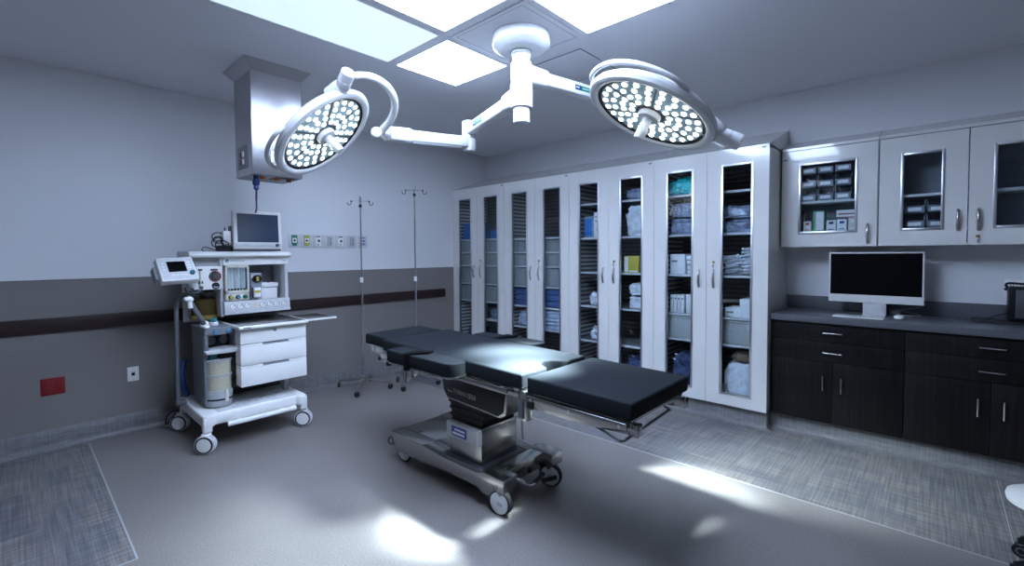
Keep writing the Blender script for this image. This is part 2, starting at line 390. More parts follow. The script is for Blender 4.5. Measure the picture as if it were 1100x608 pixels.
def frame(C,n,e):
    """axes: e in the disc plane, f = n x e, n = light direction"""
    n=V(n).normalized(); e=V(e); e=(e-n*e.dot(n)).normalized(); g=n.cross(e)
    M=Matrix((( e.x,g.x,n.x,C[0]),(e.y,g.y,n.y,C[1]),(e.z,g.z,n.z,C[2]),(0,0,0,1)))
    return M
def head(t,C,n,G,spin,handle_at,wob):
    """lamp head with +Z = light direction; e axis towards the yoke joint G"""
    M=frame(C,n,V(G)-V(C))@Matrix.Scale(1.077,4)
    m=MB(M)
    R=.327
    prof=[(0,-.062),(.12,-.060),(.20,-.052),(.262,-.040),(.30,-.026),(.320,-.008),(R,.010),(.320,.026),(.305,.033),(.288,.030),(.276,.020),(.270,.008),(0,.008)]
    m.lathe(prof,seg=88)
    m.lathe([(0,-.085),(.085,-.083),(.10,-.072),(.105,-.058),(0,-.058)],seg=40)
    hd=build(m,'lamp_head',LAMPW,t)
    m=MB(M); m.lathe([(.276,.012),(.274,.022),(.262,.019),(.262,.010)],seg=72); build(m,'dark_gasket',BLACK,hd)
    m=MB(M); m.lathe([(0,.0085),(.268,.0085),(.268,.013),(0,.013)],seg=64); 
    build(m,'lens_plate',PLATE,hd)
    # spoke seams
    m=MB(M)
    for k in range(6):
        a=spin+k*PI/3
        T=Matrix.Rotation(a,4,'Z'); m.box(.055,.262,-.0035,.0035,.0125,.016,T=T)
    m.lathe([(.056,.0125),(.075,.0125),(.075,.016),(.056,.016)],seg=40)
    build(m,'divider',DARKG,hd)
    proto=None
    for rr,nn,ph in ((.098,12,.13),(.146,18,.09),(.194,18,.17),(.240,24,.13)):
        for k in range(nn):
            a=spin+2*PI*(k+.5)/nn
            p=M@V((rr*math.cos(a),rr*math.sin(a),.013))
            if proto is None:
                mm=MB(); mm.M=M@Matrix.Translation((rr*math.cos(a),rr*math.sin(a),.013))
                mm.lathe([(.0138,0),(.0134,.004),(.0095,.0075),(0,.009)],seg=14)
                proto=build(mm,'led',LEDM,hd); p0=p
            else:
                c=proto.copy(); COL.objects.link(c); c.parent=hd; c.location=proto.location+(p-p0)
    m=MB(M); m.lathe([(0,.012),(.056,.012),(.058,.030),(.052,.042),(.0,.046)],seg=36); build(m,'centre_hub',LIGHTG,hd)
    hx,hy=wob
    m=MB(M); m.lathe([(0,.04),(.026,.04),(.022,.052),(.0215,.085),(.026,.10),(.027,.135),(.021,.148),(0,.150)],seg=24); build(m,'sterile_handle',LAMPW,hd)
    # grip rail standing off the rim
    a0,a1=handle_at
    pts=[]
    for k in range(9):
        s=k/8; a=a0+(a1-a0)*s; rr=.312+.040*math.sin(PI*min(1,max(0,s)))**.45
        pts.append((rr*math.cos(a),rr*math.sin(a),-.010-.012*math.sin(PI*s)))
    m=MB(M); m.tube(pts,.0115,seg=12); build(m,'grip_rail',LAMPW,hd)
    # gimbal cylinder and its fairing
    d=(V(G)-V(C)).length
    m=MB(M)
    m.tube([(.25,0,-.035),(.315,0,-.018),(.345,0,-.006)],lambda s:.055-.018*s,seg=20)
    m.lathe([(0,0),(.036,0),(.038,.004),(.038,.045),(.0365,.046),(.0365,.050),(.038,.051),(.038,.098),(.034,.103),(0,.103)],(.335,0,-.008),(1,0,.0),28)
    build(m,'gimbal',LAMPW,hd)
    return hd
def arm_box(m,a,b,w,h,h2=None,bev=.012):
    """rectangular arm from a to b"""
    a,b=V(a),V(b); d=(b-a); ln=d.length; d.normalize()
    s=d.cross(V((0,0,1))).normalized(); u=s.cross(d)
    T=Matrix(((d.x,s.x,u.x,a.x),(d.y,s.y,u.y,a.y),(d.z,s.z,u.z,a.z),(0,0,0,1)))
    h2=h2 or h
    tb=[(0,-h/2),(ln,-h2/2),(ln,h2/2),(0,h/2)]
    old=m.M; m.M=old@T; m.prism(tb,'y',-w/2,w/2,bev,3); m.M=old
    return T
def arm_logo(parent,T,x,side,flip):
    """dark blue badge with a green word panel on an arm's side face"""
    m=MB(T)
    y=side*.0375
    sg=-1 if flip else 1
    xs=sorted((x,x+sg*.06)); xg=sorted((x+sg*.06,x+sg*.175))
    yy=sorted((y,y+side*.0012))
    m.mi=0; m.box(xs[0],xs[1],*yy,-.018,.018,.0004)
    m.mi=1; m.box(xg[0],xg[1],*yy,-.018,.017,.0004)
    m.mi=2
    yt=sorted((y+side*.001,y+side*.0018))
    for k in range(3): m.box(xs[0]+.009+k*.011,xs[0]+.015+k*.011,*yt,-.004,.007)
    for k in range(6): m.box(xg[0]+.012+k*.012,xg[0]+.018+k*.012,*yt,-.005,.005)
    build(m,'arm_badge',[DKBLUE,GREEN,WHITETXT],parent)

# left lamp
CL=V((1.982,-3.374,2.221)); nL=V((.521,.445,-.729)).normalized(); GL=V((2.319,-3.388,2.444))
t=thing('surgical_light',(PX,PY,2.42),'left surgical lamp with lit LED disc tilted in front of the steel column','surgical lamp','surgical lamps')
# knuckle on the pole + horizontal arm
E1=V((1.98,-2.13,2.475))
m=MB(); m.lathe([(0,2.548),(.070,2.548),(.073,2.54),(.073,2.405),(.070,2.395),(0,2.395)],(PX,PY,0),seg=36)
m.lathe([(0,2.40),(.050,2.40),(.050,2.37),(.042,2.355),(0,2.353)],(PX,PY,0),seg=32)
d=(E1-V((PX,PY,2.475))).normalized()
arm_box(m,V((PX,PY,2.472))+d*.0,V((PX,PY,2.472))+d*.20,.115,.125,.105,.02)
T=arm_box(m,V((PX,PY,2.475))+d*.15,E1-d*.02,.075,.085)
m.lathe([(0,.07),(.052,.07),(.058,.06),(.058,-.06),(.054,-.065),(0,-.065)],E1,(0,0,1),28)
arm=build(m,'extension_arm',LAMPW,t)
arm_logo(arm,T,.60,1 if (T@V((0,1,0))-T@V((0,0,0))).dot(V((1,-1,0)))>0 else -1,True)
J=V((2.135,-3.06,2.25)); Eb=V((1.98,-2.13,2.375))
m=MB()
d=(J-Eb).normalized()
m.lathe([(0,.045),(.050,.045),(.056,.038),(.056,-.045),(.046,-.06),(0,-.062)],Eb-V((0,0,.012)),(0,0,1),28)
arm_box(m,Eb+d*.03,J-d*.12,.070,.085,.078)
arm_box(m,J-d*.26,J-d*.055,.095,.098,.090,.016)
m.mi=1; arm_box(m,Eb+d*.12-V((0,0,.046)),J-d*.28-V((0,0,.044)),.050,.012,.012,.003); m.mi=0
m.cyl(J-d*.07,J-d*.02,.028)
build(m,'spring_arm',[LAMPW,LIGHTG],t)
m=MB()
s=d.cross(V((0,0,1))).normalized()
m.cyl(J+V((-.02,-.02,.0)),J+V((.03,-.045,-.006)),.034,seg=24,bev=.006)
m.tube([(2.134,-3.061,2.251),(2.165,-3.052,2.277),(2.232,-3.045,2.314),(2.301,-3.058,2.362),(2.358,-3.094,2.41),(2.392,-3.151,2.45),(2.401,-3.22,2.48),(2.385,-3.29,2.492),(2.345,-3.345,2.488)],.0235,seg=16)
build(m,'yoke',LAMPW,t)
HL=head(t,CL,nL,GL,.2,(1.22,2.42),(.0,.0))

# right lamp
CR=V((3.737,-2.425,2.193)); nR=V((-.308,-.327,-.893)).normalized(); GR=V((4.069,-2.259,2.018))
t=thing('surgical_light',(PX,PY,2.62),'right surgical lamp with lit LED disc, hanging before the tall cabinets','surgical lamp','surgical lamps')
E1=V((3.02,-1.57,2.62))
m=MB(); m.lathe([(0,2.685),(.066,2.685),(.069,2.675),(.069,2.56),(.066,2.552),(0,2.552)],(PX,PY,0),seg=36)
d=(E1-V((PX,PY,2.62))).normalized()
arm_box(m,V((PX,PY,2.612)),V((PX,PY,2.612))+d*.20,.115,.125,.105,.02)
T=arm_box(m,V((PX,PY,2.615))+d*.15,E1-d*.02,.075,.085)
m.lathe([(0,.06),(.050,.06),(.056,.05),(.056,-.05),(.052,-.055),(0,-.055)],E1,(0,0,1),28)
arm=build(m,'extension_arm',LAMPW,t)
arm_logo(arm,T,.30,1 if (T@V((0,1,0))-T@V((0,0,0))).dot(V((1,-1,0)))>0 else -1,False)
Eb=V((3.02,-1.57,2.545)); J=V((3.62,-1.95,2.31)); d=(J-Eb).normalized()
m=MB(); m.lathe([(0,.03),(.042,.03),(.045,.024),(.045,-.035),(.04,-.042),(0,-.042)],Eb,(0,0,1),28)
arm_box(m,Eb+d*.03,J-d*.12,.065,.070,.070); arm_box(m,J-d*.24,J-d*.05,.09,.09,.085,.016); m.cyl(J-d*.07,J+d*.02,.03)
build(m,'spring_arm',LAMPW,t)
m=MB(); m.cyl(J-V((0,0,.04)),J+V((0,0,.04)),.032,seg=24,bev=.006)
m.tube([J,(3.70,-1.93,2.28),(3.82,-1.96,2.19),(3.93,-2.04,2.09),(4.02,-2.16,2.02),(4.075,-2.245,2.002)],.0235,seg=16)
build(m,'yoke',LAMPW,t)
HR=head(t,CR,nR,GR,.5,(1.12,3.10),(.0,.0))

def spot(loc,target,w,size,blend,rad,name):
    li=bpy.data.lights.new(name,'SPOT'); li.energy=w; li.spot_size=math.radians(size); li.spot_blend=blend; li.shadow_soft_size=rad
    li.color=(.74,.93,1.0)
    o=bpy.data.objects.new(name,li); COL.objects.link(o); o.location=loc
    o.rotation_euler=(V(target)-V(loc)).to_track_quat('-Z','Y').to_euler(); return o
spot(CR+nR*.2,(3.26,-2.86,.84),8000,17.5,1,.14,'right_lamp_core')
spot(CL+nL*.2,(3.00,-2.62,.84),8500,18,1,.14,'left_lamp_core')
spot(CR+nR*.2,(3.02,-3.12,.84),620,34,1,.15,'right_lamp_field')
spot(CL+nL*.2,(3.26,-2.22,.84),1100,27,1,.2,'left_lamp_field')

# ------------------------------------------------------------------ ceiling service column
t=thing('ceiling_service_column',(1.01,-3.35,CZ),'square stainless steel service column hanging from the ceiling over the anaesthesia machine','ceiling column')
X0,X1,Y0,Y1,ZB=.83,1.19,-3.53,-3.17,2.045
m=MB(); m.box(X0,X1,Y0,Y1,ZB,2.83,.002); 
m.mi=1
for yy in (Y0+.03,Y1-.03): m.cyl((X1,yy,2.775),(X1+.002,yy,2.775),.004,seg=8)
m.box(X0+.012,X1-.012,Y0+.012,Y1-.012,ZB-.004,ZB+.002)
build(m,'body',[STEELV,GREYP],t)
m=MB()
o_,i_=.237,.182; cx,cy=1.012,-3.35; zt,zb=CZ-.001,2.790
bmv=MB(); tb=bmesh.new()
r=[]
for h,z in ((o_,zt),(o_,zt-.006),(i_,zb),(i_-.004,zb),(i_-.004,zt)):
    r.append([tb.verts.new((cx+sx*h,cy+sy*h,z)) for sx,sy in ((-1,-1),(1,-1),(1,1),(-1,1))])
for a,b_ in zip(r,r[1:]):
    for i in range(4): tb.faces.new((a[i],a[(i+1)%4],b_[(i+1)%4],b_[i]))
bmesh.ops.recalc_face_normals(tb,faces=tb.faces[:]); m._merge(tb)
build(m,'flange',STEELV,t,smooth=False)
m=MB(); m.box(X1,X1+.004,-3.40,-3.30,2.105,2.225,.001); m.mi=1; m.box(X1+.004,X1+.0055,-3.385,-3.315,2.12,2.21); build(m,'cover_plate',[ALU,LIGHTG],t)
m=MB(); m.box(.90,1.12,Y0-.005,Y0,2.10,2.27,.002); m.mi=1
for zz in (2.15,2.205): m.box(.955,1.0,Y0-.012,Y0-.004,zz-.022,zz+.022,.003)
m.mi=2
for zz in (2.15,2.205): m.box(1.005,1.035,Y0-.014,Y0-.004,zz-.02,zz+.02,.003)
build(m,'socket_plate',[GREYP,RED,WHITEP],t)
for k,(yy,xx,mm) in enumerate(((-3.44,1.13,ORANGE),(-3.34,1.13,ORANGE),(-3.24,1.10,RED))):
    m=MB(); m.lathe([(0,0),(.020,0),(.021,-.012),(.016,-.022),(0,-.022)],(xx,yy,ZB-.003),seg=20); m.mi=1; m.lathe([(.021,0),(.027,0),(.027,-.006),(.021,-.008)],(xx,yy,ZB-.003),seg=20)
    build(m,'gas_socket',[mm,CHROME],t)
m=MB(); m.box(1.02,1.16,-3.36,-3.22,ZB-.008,ZB-.003,.001); build(m,'bottom_plate',DARKG,t)
m=MB(); m.mi=0; m.lathe([(0,.01),(.018,.01),(.019,-.02),(.024,-.024),(.024,-.055),(.016,-.066),(.019,-.085),(.010,-.10),(0,-.10)],(1.12,-3.485,ZB-.012),seg=20)
m.tube([(1.12,-3.485,1.945),(1.118,-3.484,1.90),(1.06,-3.466,1.865),(.85,-3.395,1.845),(.55,-3.30,1.83),(.40,-3.265,1.80),(.378,-3.26,1.72)],.007,seg=10)
tag(build(m,'hanging_cable',DKBLUE,loc=(1.12,-3.485,2.04)),'dark blue power cord hanging from the steel ceiling column to the monitor','cord')

# ------------------------------------------------------------------ helpers for fittings
def caster(parent,name,x,y,r,w,zfork,ax,mats,phi=0.0):
    """wheel standing on the floor with its fork; ax = axle direction"""
    ax=V(ax).normalized(); c=V((x,y,r)); m=MB()
    m.mi=0; m.lathe([(r*.80,-w/2),(r-.004,-w/2),(r,-w/2+.005),(r,w/2-.005),(r-.004,w/2),(r*.80,w/2)],c,ax,40)
    m.mi=1; m.lathe([(0,-w/2-.004),(r*.55,-w/2-.005),(r*.84,-w/2-.001),(r*.84,w/2+.001),(r*.55,w/2+.005),(0,w/2+.004)],c,ax,32)
    return m,c
# ------------------------------------------------------------------ operating table
YC=-2.715
OT=thing('operating_table',(2.6,-2.69,0),'long operating table with black mattress on stainless base in the room centre','operating table')
# base plinth
m=MB()
side=[(2.05,.115),(2.09,.082),(2.30,.088),(2.42,.092),(2.63,.108),(2.93,.106),(2.99,.084),(3.08,.084),(3.145,.135),(3.145,.208),(2.98,.210),(2.93,.190),(2.62,.190),(2.42,.206),(2.05,.206)]
m.prism(side,'y',-2.958,-2.845,.004); m.prism(side,'y',-2.525,-2.415,.004)
deck=[(2.06,.12),(3.075,.12),(3.075,.206),(2.98,.208),(2.93,.188),(2.62,.188),(2.42,.204),(2.06,.204)]
m.prism(deck,'y',-2.85,-2.52,.003)
m.mi=1
for yy in (-2.90,-2.47): m.box(2.05,2.14,yy-.03,yy+.03,.208,.211,.001) if False else None
m.lathe([(.013,0),(.015,0),(.015,.0015),(.013,.0015)],(3.085,-2.958,.150),(0,-1,0),20)
m.box(2.20,2.225,-2.86,-2.80,.203,.206,.001)
m.cyl((3.10,-2.83,.175),(3.105,-2.83,.175),.006)
base=build(m,'base',[STEEL,DARKG],OT)
for k,(x,y,ax) in enumerate(((3.105,-2.938,(.15,-1,0)),(3.115,-2.500,(.35,-1,0)),(2.145,-2.905,(.1,-1,0)),(2.145,-2.47,(.1,-1,0)))):
    m,c=caster(base,'c',x,y,.071,.034,.1,ax,None)
    m.mi=2
    a=V(ax).normalized()
    m.lathe([(0,0),(.012,0),(.012,.003),(0,.003)],c+a*.021,a,14)
    m.box(-.006,.026,-.011,.011,0,.004,T=Matrix.Translation(c+a*.021)@V((0,0,1)).rotation_difference(a).to_matrix().to_4x4()) 
    m.mi=3
    fx=V((-a.y,a.x,0))
    m.tube([c+V((0,0,.075)),c-a*.030+V((0,0,.06)),c-a*.034+V((0,0,.0))],.013,seg=10)
    if k==1:
        m.mi=0; m.box(-.05,.05,-.012,.012,-.01,.012,.006,T=Matrix.Translation(c+V((.03,-.055,.0)))@Matrix.Rotation(.5,4,'Z')@Matrix.Rotation(-.35,4,'Y'))
    build(m,'caster',[RUBBER,LIGHTG,MIDGREY,STEEL],base)
m=MB(); m.tube([(3.09,-2.835,.165),(3.14,-2.80,.150),(3.16,-2.76,.115),(3.165,-2.72,.110),(3.16,-2.70,.118)],.009,seg=10); m.mi=1; m.cyl((3.162,-2.715,.113),(3.155,-2.62,.135),.013,seg=12,bev=.003)
build(m,'brake_pedal',[CHROME,RUBBER],base)
m=MB(); m.tube([(2.055,-2.945,.165),(2.03,-2.96,.15),(2.03,-2.965,.125),(2.06,-2.962,.112)],.007,seg=8); build(m,'side_hook',DARKG,base)
# column
m=MB(); m.box(2.646,2.93,-2.915,-2.61,.17,.428,.003); m.mi=1; m.box(2.60,2.97,-2.955,-2.57,.186,.212,.004); m.mi=0
m.box(2.640,2.936,-2.921,-2.604,.410,.432,.003)
m.mi=2; m.box(2.930,2.932,-2.755,-2.695,.385,.42)
col=build(m,'column',[STEEL,DARKG,WHITEP],OT)
m=MB()
for k in range(6):
    z=.428+k*.020; s=.016*(k%2)
    m.box(2.655-s*.3-.004*k,2.92+s*.6+.008*k,-2.905-s*.5,-2.62+s*.5,z,z+.022,.006)
build(m,'bellows',RUBBER,OT)
m=MB(); m.prism([(2.655,.335),(2.93,.333),(2.93,.424),(2.655,.424)],'y',-2.950,-2.915,.002); m.mi=1; m.prism([(2.93,.333),(2.935,.333),(2.935,.424),(2.93,.424)],'y',-2.95,-2.915)
m.mi=2; m.box(2.705,2.84,-2.953,-2.950,.350,.408,.001)
m.mi=3
for k in range(7): m.box(2.735+k*.0135,2.745+k*.0135,-2.954,-2.952,.384,.397)
for k in range(8): m.box(2.717+k*.0135,2.728+k*.0135,-2.954,-2.952,.361,.374)
m.mi=4; m.box(2.722,2.732,-2.9542,-2.952,.384,.397)
build(m,'label_bracket',[MIDGREY,WHITEP,LABELB,WHITETXT,REDK],col)
m=MB()
m.tube([(2.62,-2.64,.46),(2.5,-2.62,.40),(2.42,-2.60,.30),(2.46,-2.64,.222),(2.54,-2.66,.215),(2.62,-2.64,.22)],.008,seg=8)
m.tube([(2.62,-2.67,.45),(2.46,-2.66,.36),(2.38,-2.64,.26),(2.40,-2.68,.216),(2.50,-2.70,.214),(2.60,-2.70,.216)],.006,seg=8)
build(m,'floor_cable',RUBBER,OT)
# chassis under the top: black side cover
ch=[(2.575,.735),(2.60,.60),(2.625,.56),(3.10,.545),(3.135,.575),(3.16,.735)]
m=MB(); m.prism([(2.575,.752),(2.60,.60),(2.64,.552),(3.09,.530),(3.14,.56),(3.165,.752)],'y',-2.930,-2.50,.01)
cha=build(m,'chassis',STEEL,OT)
m=MB(); m.prism([(2.592,.738),(2.612,.61),(2.645,.568),(3.085,.546),(3.122,.572),(3.145,.738)],'y',-2.937,-2.928,.006)
m.mi=1
Tt=Matrix.Translation((2.700,-2.9375,.598))@Matrix.Rotation(-.03,4,'Y').inverted()@Matrix.Rotation(PI/2,4,'X')
Tt=Matrix.Translation((2.705,-2.9378,.606))@Matrix.Rotation(.05,4,'Y')@Matrix.Rotation(PI/2,4,'X')
m.text('TORINO',.036,Tt)
m.mi=2; m.text('550',.042,Tt@Matrix.Translation((.140,-.001,0)))
m.text('550',.042,Tt@Matrix.Translation((.1410,-.0006,0)))
m.mi=1
for k in range(6): m.box(2.655+k*.0072,2.660+k*.0072,-2.9382,-2.9372,.607-k*.0004,.614+(.005 if k==0 else 0)-k*.0004)
build(m,'side_cover',[BLACK,MIDGREY,WHITETXT],cha)
# deck frame + side rails
def ztop(x): return .835+(3.35-x)*.0185
def tilt(x0,x1,y0,y1,z0,z1,bev,m,seg=3):
    zc=ztop((x0+x1)/2); T=Matrix.Translation(((x0+x1)/2,0,zc))@Matrix.Rotation(math.atan(.0185),4,'Y')@Matrix.Translation((-(x0+x1)/2,0,-zc))
    m.box(x0,x1,y0,y1,zc+z0,zc+z1,bev,seg,T=T)
m=MB(); tilt(2.03,3.335,YC-.255,YC+.255,-.105,-.080,.004,m)
tilt(2.03,3.335,YC-.25,YC-.22,-.14,-.10,.004,m); tilt(2.03,3.335,YC+.22,YC+.25,-.14,-.10,.004,m)
build(m,'top_frame',STEEL,OT)
for sy in (-1,1):
    m=MB(); a,b_=sorted((YC+sy*.277,YC+sy*.290)); tilt(2.10,3.22,a,b_,-.128,-.096,.003,m)
    for xx in (2.2,2.65,3.1): a,b_=sorted((YC+sy*.25,YC+sy*.28)); tilt(xx,xx+.03,a,b_,-.122,-.102,.002,m)
    m.mi=1
    for xx in (2.82,3.17): tilt(xx,xx+.02,*sorted((YC+sy*.279,YC+sy*.287)),-.096,-.090,.001,m)
    build(m,'side_rail',[STEEL,CHROME],OT)
# mattresses
def mattress(name,x0,x1,y0,y1,th,notch=False):
    m=MB(); T=Matrix.Translation((0,0,0))
    if notch:
        n=.10; yc=(y0+y1)/2+.02
        out=[(x0,y0),(x1,y0),(x1,yc-.10),(x1-.035,yc-.085),(x1-.085,yc-.045),(x1-.10,yc),(x1-.085,yc+.045),(x1-.035,yc+.085),(x1,yc+.10),(x1,y1),(x0,y1)]
    else: out=[(x0,y0),(x1,y0),(x1,y1),(x0,y1)]
    zc=ztop((x0+x1)/2); xm=(x0+x1)/2
    m.M=Matrix.Translation((xm,0,zc))@Matrix.Rotation(math.atan(.0185),4,'Y')@Matrix.Translation((-xm,0,0))
    m.prism(out,'z',-th,0,.012,4)
    o=build(m,name,VINYL,OT,ang=60); return o
mattress('back_mattress',2.035,3.325,YC-.292,YC+.288,.078,True)
mattress('head_mattress',1.745,2.025,YC-.258,YC+.235,.075)
# leg section: mattress, frame, rails, rod
mattress('leg_mattress',3.368,3.945,YC-.302,YC+.285,.078)
m=MB(); tilt(3.36,3.93,YC-.265,YC+.25,-.096,-.080,.003,m)
for sy in (-1,1):
    y=YC-.007+sy*.245
    m.prism([(3.352,ztop(3.35)-.085),(3.93,ztop(3.93)-.098),(3.93,ztop(3.93)-.150),(3.62,ztop(3.62)-.170),(3.352,ztop(3.352)-.168)],'y',y-.016,y+.016,.004)
    m.box(3.925,3.955,y-.022+sy*.0,y+.022,.672,.725,.003)
build(m,'leg_frame',STEEL,OT)
for sy in (-1,1):
    m=MB(); y=YC-.007+sy*.283
    tilt(3.37,3.915,y-.006,y+.006,-.128,-.096,.003,m); m.mi=1
    for xx in (3.39,3.62,3.88):
        m.cyl((xx,y+sy*.006,ztop(xx)-.112),(xx,y+sy*.010,ztop(xx)-.112),.008,seg=14)
        m.cyl((xx,y-sy*.04,ztop(xx)-.112),(xx,y,ztop(xx)-.112),.007,seg=10)
    if sy==-1: m.mi=2; m.box(3.365,3.405,y-.012,y+.0,ztop(3.38)-.160,ztop(3.38)-.122,.003)
    build(m,'leg_rail',[STEEL,CHROME,BLACK],OT)
m=MB(); m.tube([(3.60,-2.93,.685),(3.76,-2.975,.664),(3.897,-3.030,.660),(3.908,-3.02,.660),(3.885,-2.52,.660),(3.875,-2.508,.660),(3.80,-2.455,.666),(3.62,-2.46,.69)],.0065,seg=8,smooth=False)
build(m,'foot_rod',DARKG,OT)
# hinge + hanging lever at the joint
for sy in (-1,1):
    y=YC+sy*.268
    m=MB(); m.box(3.295,3.36,y-.02,y+.02,.60,.755,.006)
    m.cyl((3.335,y-.028,.735),(3.335,y+.028,.735),.020,seg=20,bev=.003)
    m.mi=1; m.box(3.30,3.335,y-.026,y-.018,.61,.70,.002)
    m.mi=0
    if sy==-1: m.tube([(3.318,y-.01,.61),(3.316,y-.012,.56),(3.322,y-.012,.50)],.006,seg=8)
    build(m,'hinge',[STEEL,DARKG],OT)
# head section frame
m=MB(); tilt(1.755,2.02,YC-.23,YC+.21,-.092,-.077,.003,m)
for sy in (-1,1):
    y=YC-.01+sy*.20
    m.box(1.80,2.06,y-.014,y+.014,.725,.768,.004)
    m.cyl((1.80,y-.016,.752),(1.80,y+.016,.752),.022,seg=18)
    m.box(1.90,2.10,y-.018,y+.018,.675,.735,.004)
m.mi=0; m.cyl((1.78,-2.94,.700),(1.90,-2.925,.705),.005); m.mi=1; m.ball((1.88,-2.935,.69),.014); m.cyl((1.99,-2.93,.655),(1.99,-2.93,.685),.018)
build(m,'head_frame',[STEEL,BLACK],OT)
# arm boards
def armboard(x0,x1,yn,yf,zt,th,near):
    rr=abs(yf-yn)/2; yc=(yn+yf)/2; pts=[(x0,yf),(x0,yn)] if True else None
    pts=[(x0+.012,yn),(x0,yn+.012),(x0,yf-.012),(x0+.012,yf)]
    for k in range(13):
        a=PI/2-PI*k/12; pts.append((x1-rr+rr*math.cos(a),yc+rr*math.sin(a)))
    m=MB(); m.prism(pts,'z',zt-th,zt,.010,3); pad=build(m,'arm_pad',VINYL,OT,ang=60)
    m=MB(); P=[(x0+.02+(p[0]-x0)*.985,yc+(p[1]-yc)*1.03) for p in pts]; m.prism(P,'z',zt-th-.012,zt-th,.003)
    xb=x0+.10 if near else x0+.15
    m.cyl((xb,yc,zt-th-.012),(xb,yc,zt-th-.13),.012); m.box(xb-.02,xb+.02,yc-.02,yc+.02,zt-th-.05,zt-th-.012,.004)
    ye=YC-.30 if near else YC+.30
    m.box(xb-.02,xb+.02,*sorted((yc,ye)),zt-th-.055,zt-th-.035,.003)
    m.cyl((xb+.05,yc+.02,zt-th-.09),(xb+.05,yc+.02,zt-th-.02),.005); m.ball((xb+.05,yc+.02,zt-th-.09),.010)
    build(m,'arm_board',STEEL,pad)
    s=x0+(.20 if near else .24)
    m=MB()
    m.prism([(yn-.006,zt-th-.02),(yn-.006,zt+.004),(yn+.004,zt+.008),(yf-.004,zt+.008),(yf+.006,zt+.004),(yf+.006,zt-th-.02),(yf+.002,zt-th-.02),(yf+.002,zt+.001),(yn-.002,zt+.001),(yn-.002,zt-th-.02)],'x',s,s+.055,.0015)
    m.tube([(s+.03,yn-.012,zt-th-.02),(s+.035,yn-.004,zt-.01),(s+.075,yn+.03,zt+.010),(s+.11,yf-.05,zt+.011),(s+.09,yf-.005,zt+.006)],.011,seg=8)
    build(m,'strap',STRAPB,pad)
armboard(2.36,2.985,-3.185,-3.045,.862,.072,True)
armboard(2.30,2.93,-2.405,-2.270,.848,.055,False)

# ------------------------------------------------------------------ anaesthesia machine
AM=thing('anaesthesia_machine',(.62,-3.45,0),'white wheeled anaesthesia machine with drawers and gauges against the left wall','anaesthesia machine')
m=MB(); 
m.prism([(.25,-3.83),(.955,-3.83),(.975,-3.81),(.975,-3.765),(.945,-3.745),(.945,-3.16),(.975,-3.14),(.975,-3.095),(.955,-3.078),(.25,-3.078)],'z',.19,.275,.012,3)
for (x,y) in ((.94,-3.80),(.94,-3.108),(.29,-3.80),(.29,-3.108)):
    m.prism([(x-.05,.275-.01),(x+.035,.265),(x+.03,.15),(x-.02,.15)],'y',y-.03,y+.03,.012,3)
m.mi=1; m.box(.33,.92,-3.72,-3.14,.272,.277,.002)
for k in range(12):
    for j in range(6): m.box(.36+j*.09,.41+j*.09,-3.70+k*.045,-3.675+k*.045,.276,.279,.001)
plat=build(m,'platform',[WHITEP,LIGHTG],AM)
m=MB(); m.tube([(.985,-3.655,.192),(.988,-3.64,.190),(.988,-3.22,.190),(.985,-3.205,.192)],.019,seg=14); m.box(.93,.985,-3.60,-3.57,.185,.20); m.box(.93,.985,-3.29,-3.26,.185,.20); build(m,'footrest',WHITEP,plat)
for (x,y) in ((.955,-3.815),(.935,-3.098),(.275,-3.83),(.275,-3.09)):
    m,c=caster(plat,'c',x,y,.070,.05,.1,(.75,-.66,0),None)
    m.mi=2; m.lathe([(0,0),(.034,0),(.030,.01),(0,.01)],c+V((-.01,.008,.066)),(0,0,1),18)
    m.mi=3; m.lathe([(.051,.020),(.051,.0295),(.0605,.0285),(.0605,.020)],c,(.75,-.66,0),40); m.lathe([(.051,-.020),(.051,-.0295),(.0605,-.0285),(.0605,-.020)],c,(.75,-.66,0),40)
    build(m,'caster',[LIGHTG,WHITEP,WHITEP,BLACK],plat)
# cabinet with drawers
m=MB(); m.box(.34,.905,-3.555,-3.060,.425,.872,.004); m.box(.36,.50,-3.52,-3.10,.275,.43,.004); m.box(.30,.36,-3.58,-3.07,.275,1.0,.004)
m.mi=1; m.box(.62,.70,-3.16,-3.12,.277,.43,.003)
build(m,'cabinet_body',[DARKG,GREYP],AM)
for z0,z1,kind in ((.756,.868,0),(.588,.752,1),(.424,.584,1)):
    m=MB()
    if kind:
        m.box(.35,.922,-3.560,-3.056,z0,z1-.018,.004); m.box(.35,.922,-3.560,-3.40,z1-.022,z1,.004); m.box(.35,.922,-3.20,-3.056,z1-.022,z1,.004); m.mi=1; m.box(.88,.912,-3.41,-3.19,z1-.022,z1-.004)
    else: m.box(.35,.922,-3.560,-3.056,z0,z1,.004)
    d=build(m,'drawer',[WHITEP,GREYP],AM)
    if not kind:
        m=MB(); m.cyl((.92,-3.305,.845),(.928,-3.305,.845),.012,seg=20,bev=.002); m.mi=1; m.box(.928,.9285,-3.306,-3.304,.838,.852); build(m,'lock',[GREYP,BLACK],d)
# work surface
m=MB(); m.box(.31,.965,-3.580,-3.050,.876,.902,.010,4); m.mi=1; m.box(.32,.945,-3.565,-3.065,.900,.9035,.002); m.mi=2; m.box(.966,.967,-3.55,-3.50,.884,.893)
build(m,'work_surface',[WHITEP,STEEL,GREYTXT],AM)
m=MB(); m.box(.56,.935,-3.048,-2.785,.884,.900,.005); m.mi=1; m.box(.57,.92,-3.04,-2.80,.899,.9015,.001); build(m,'fold_out_shelf',[WHITEP,STEEL],AM)
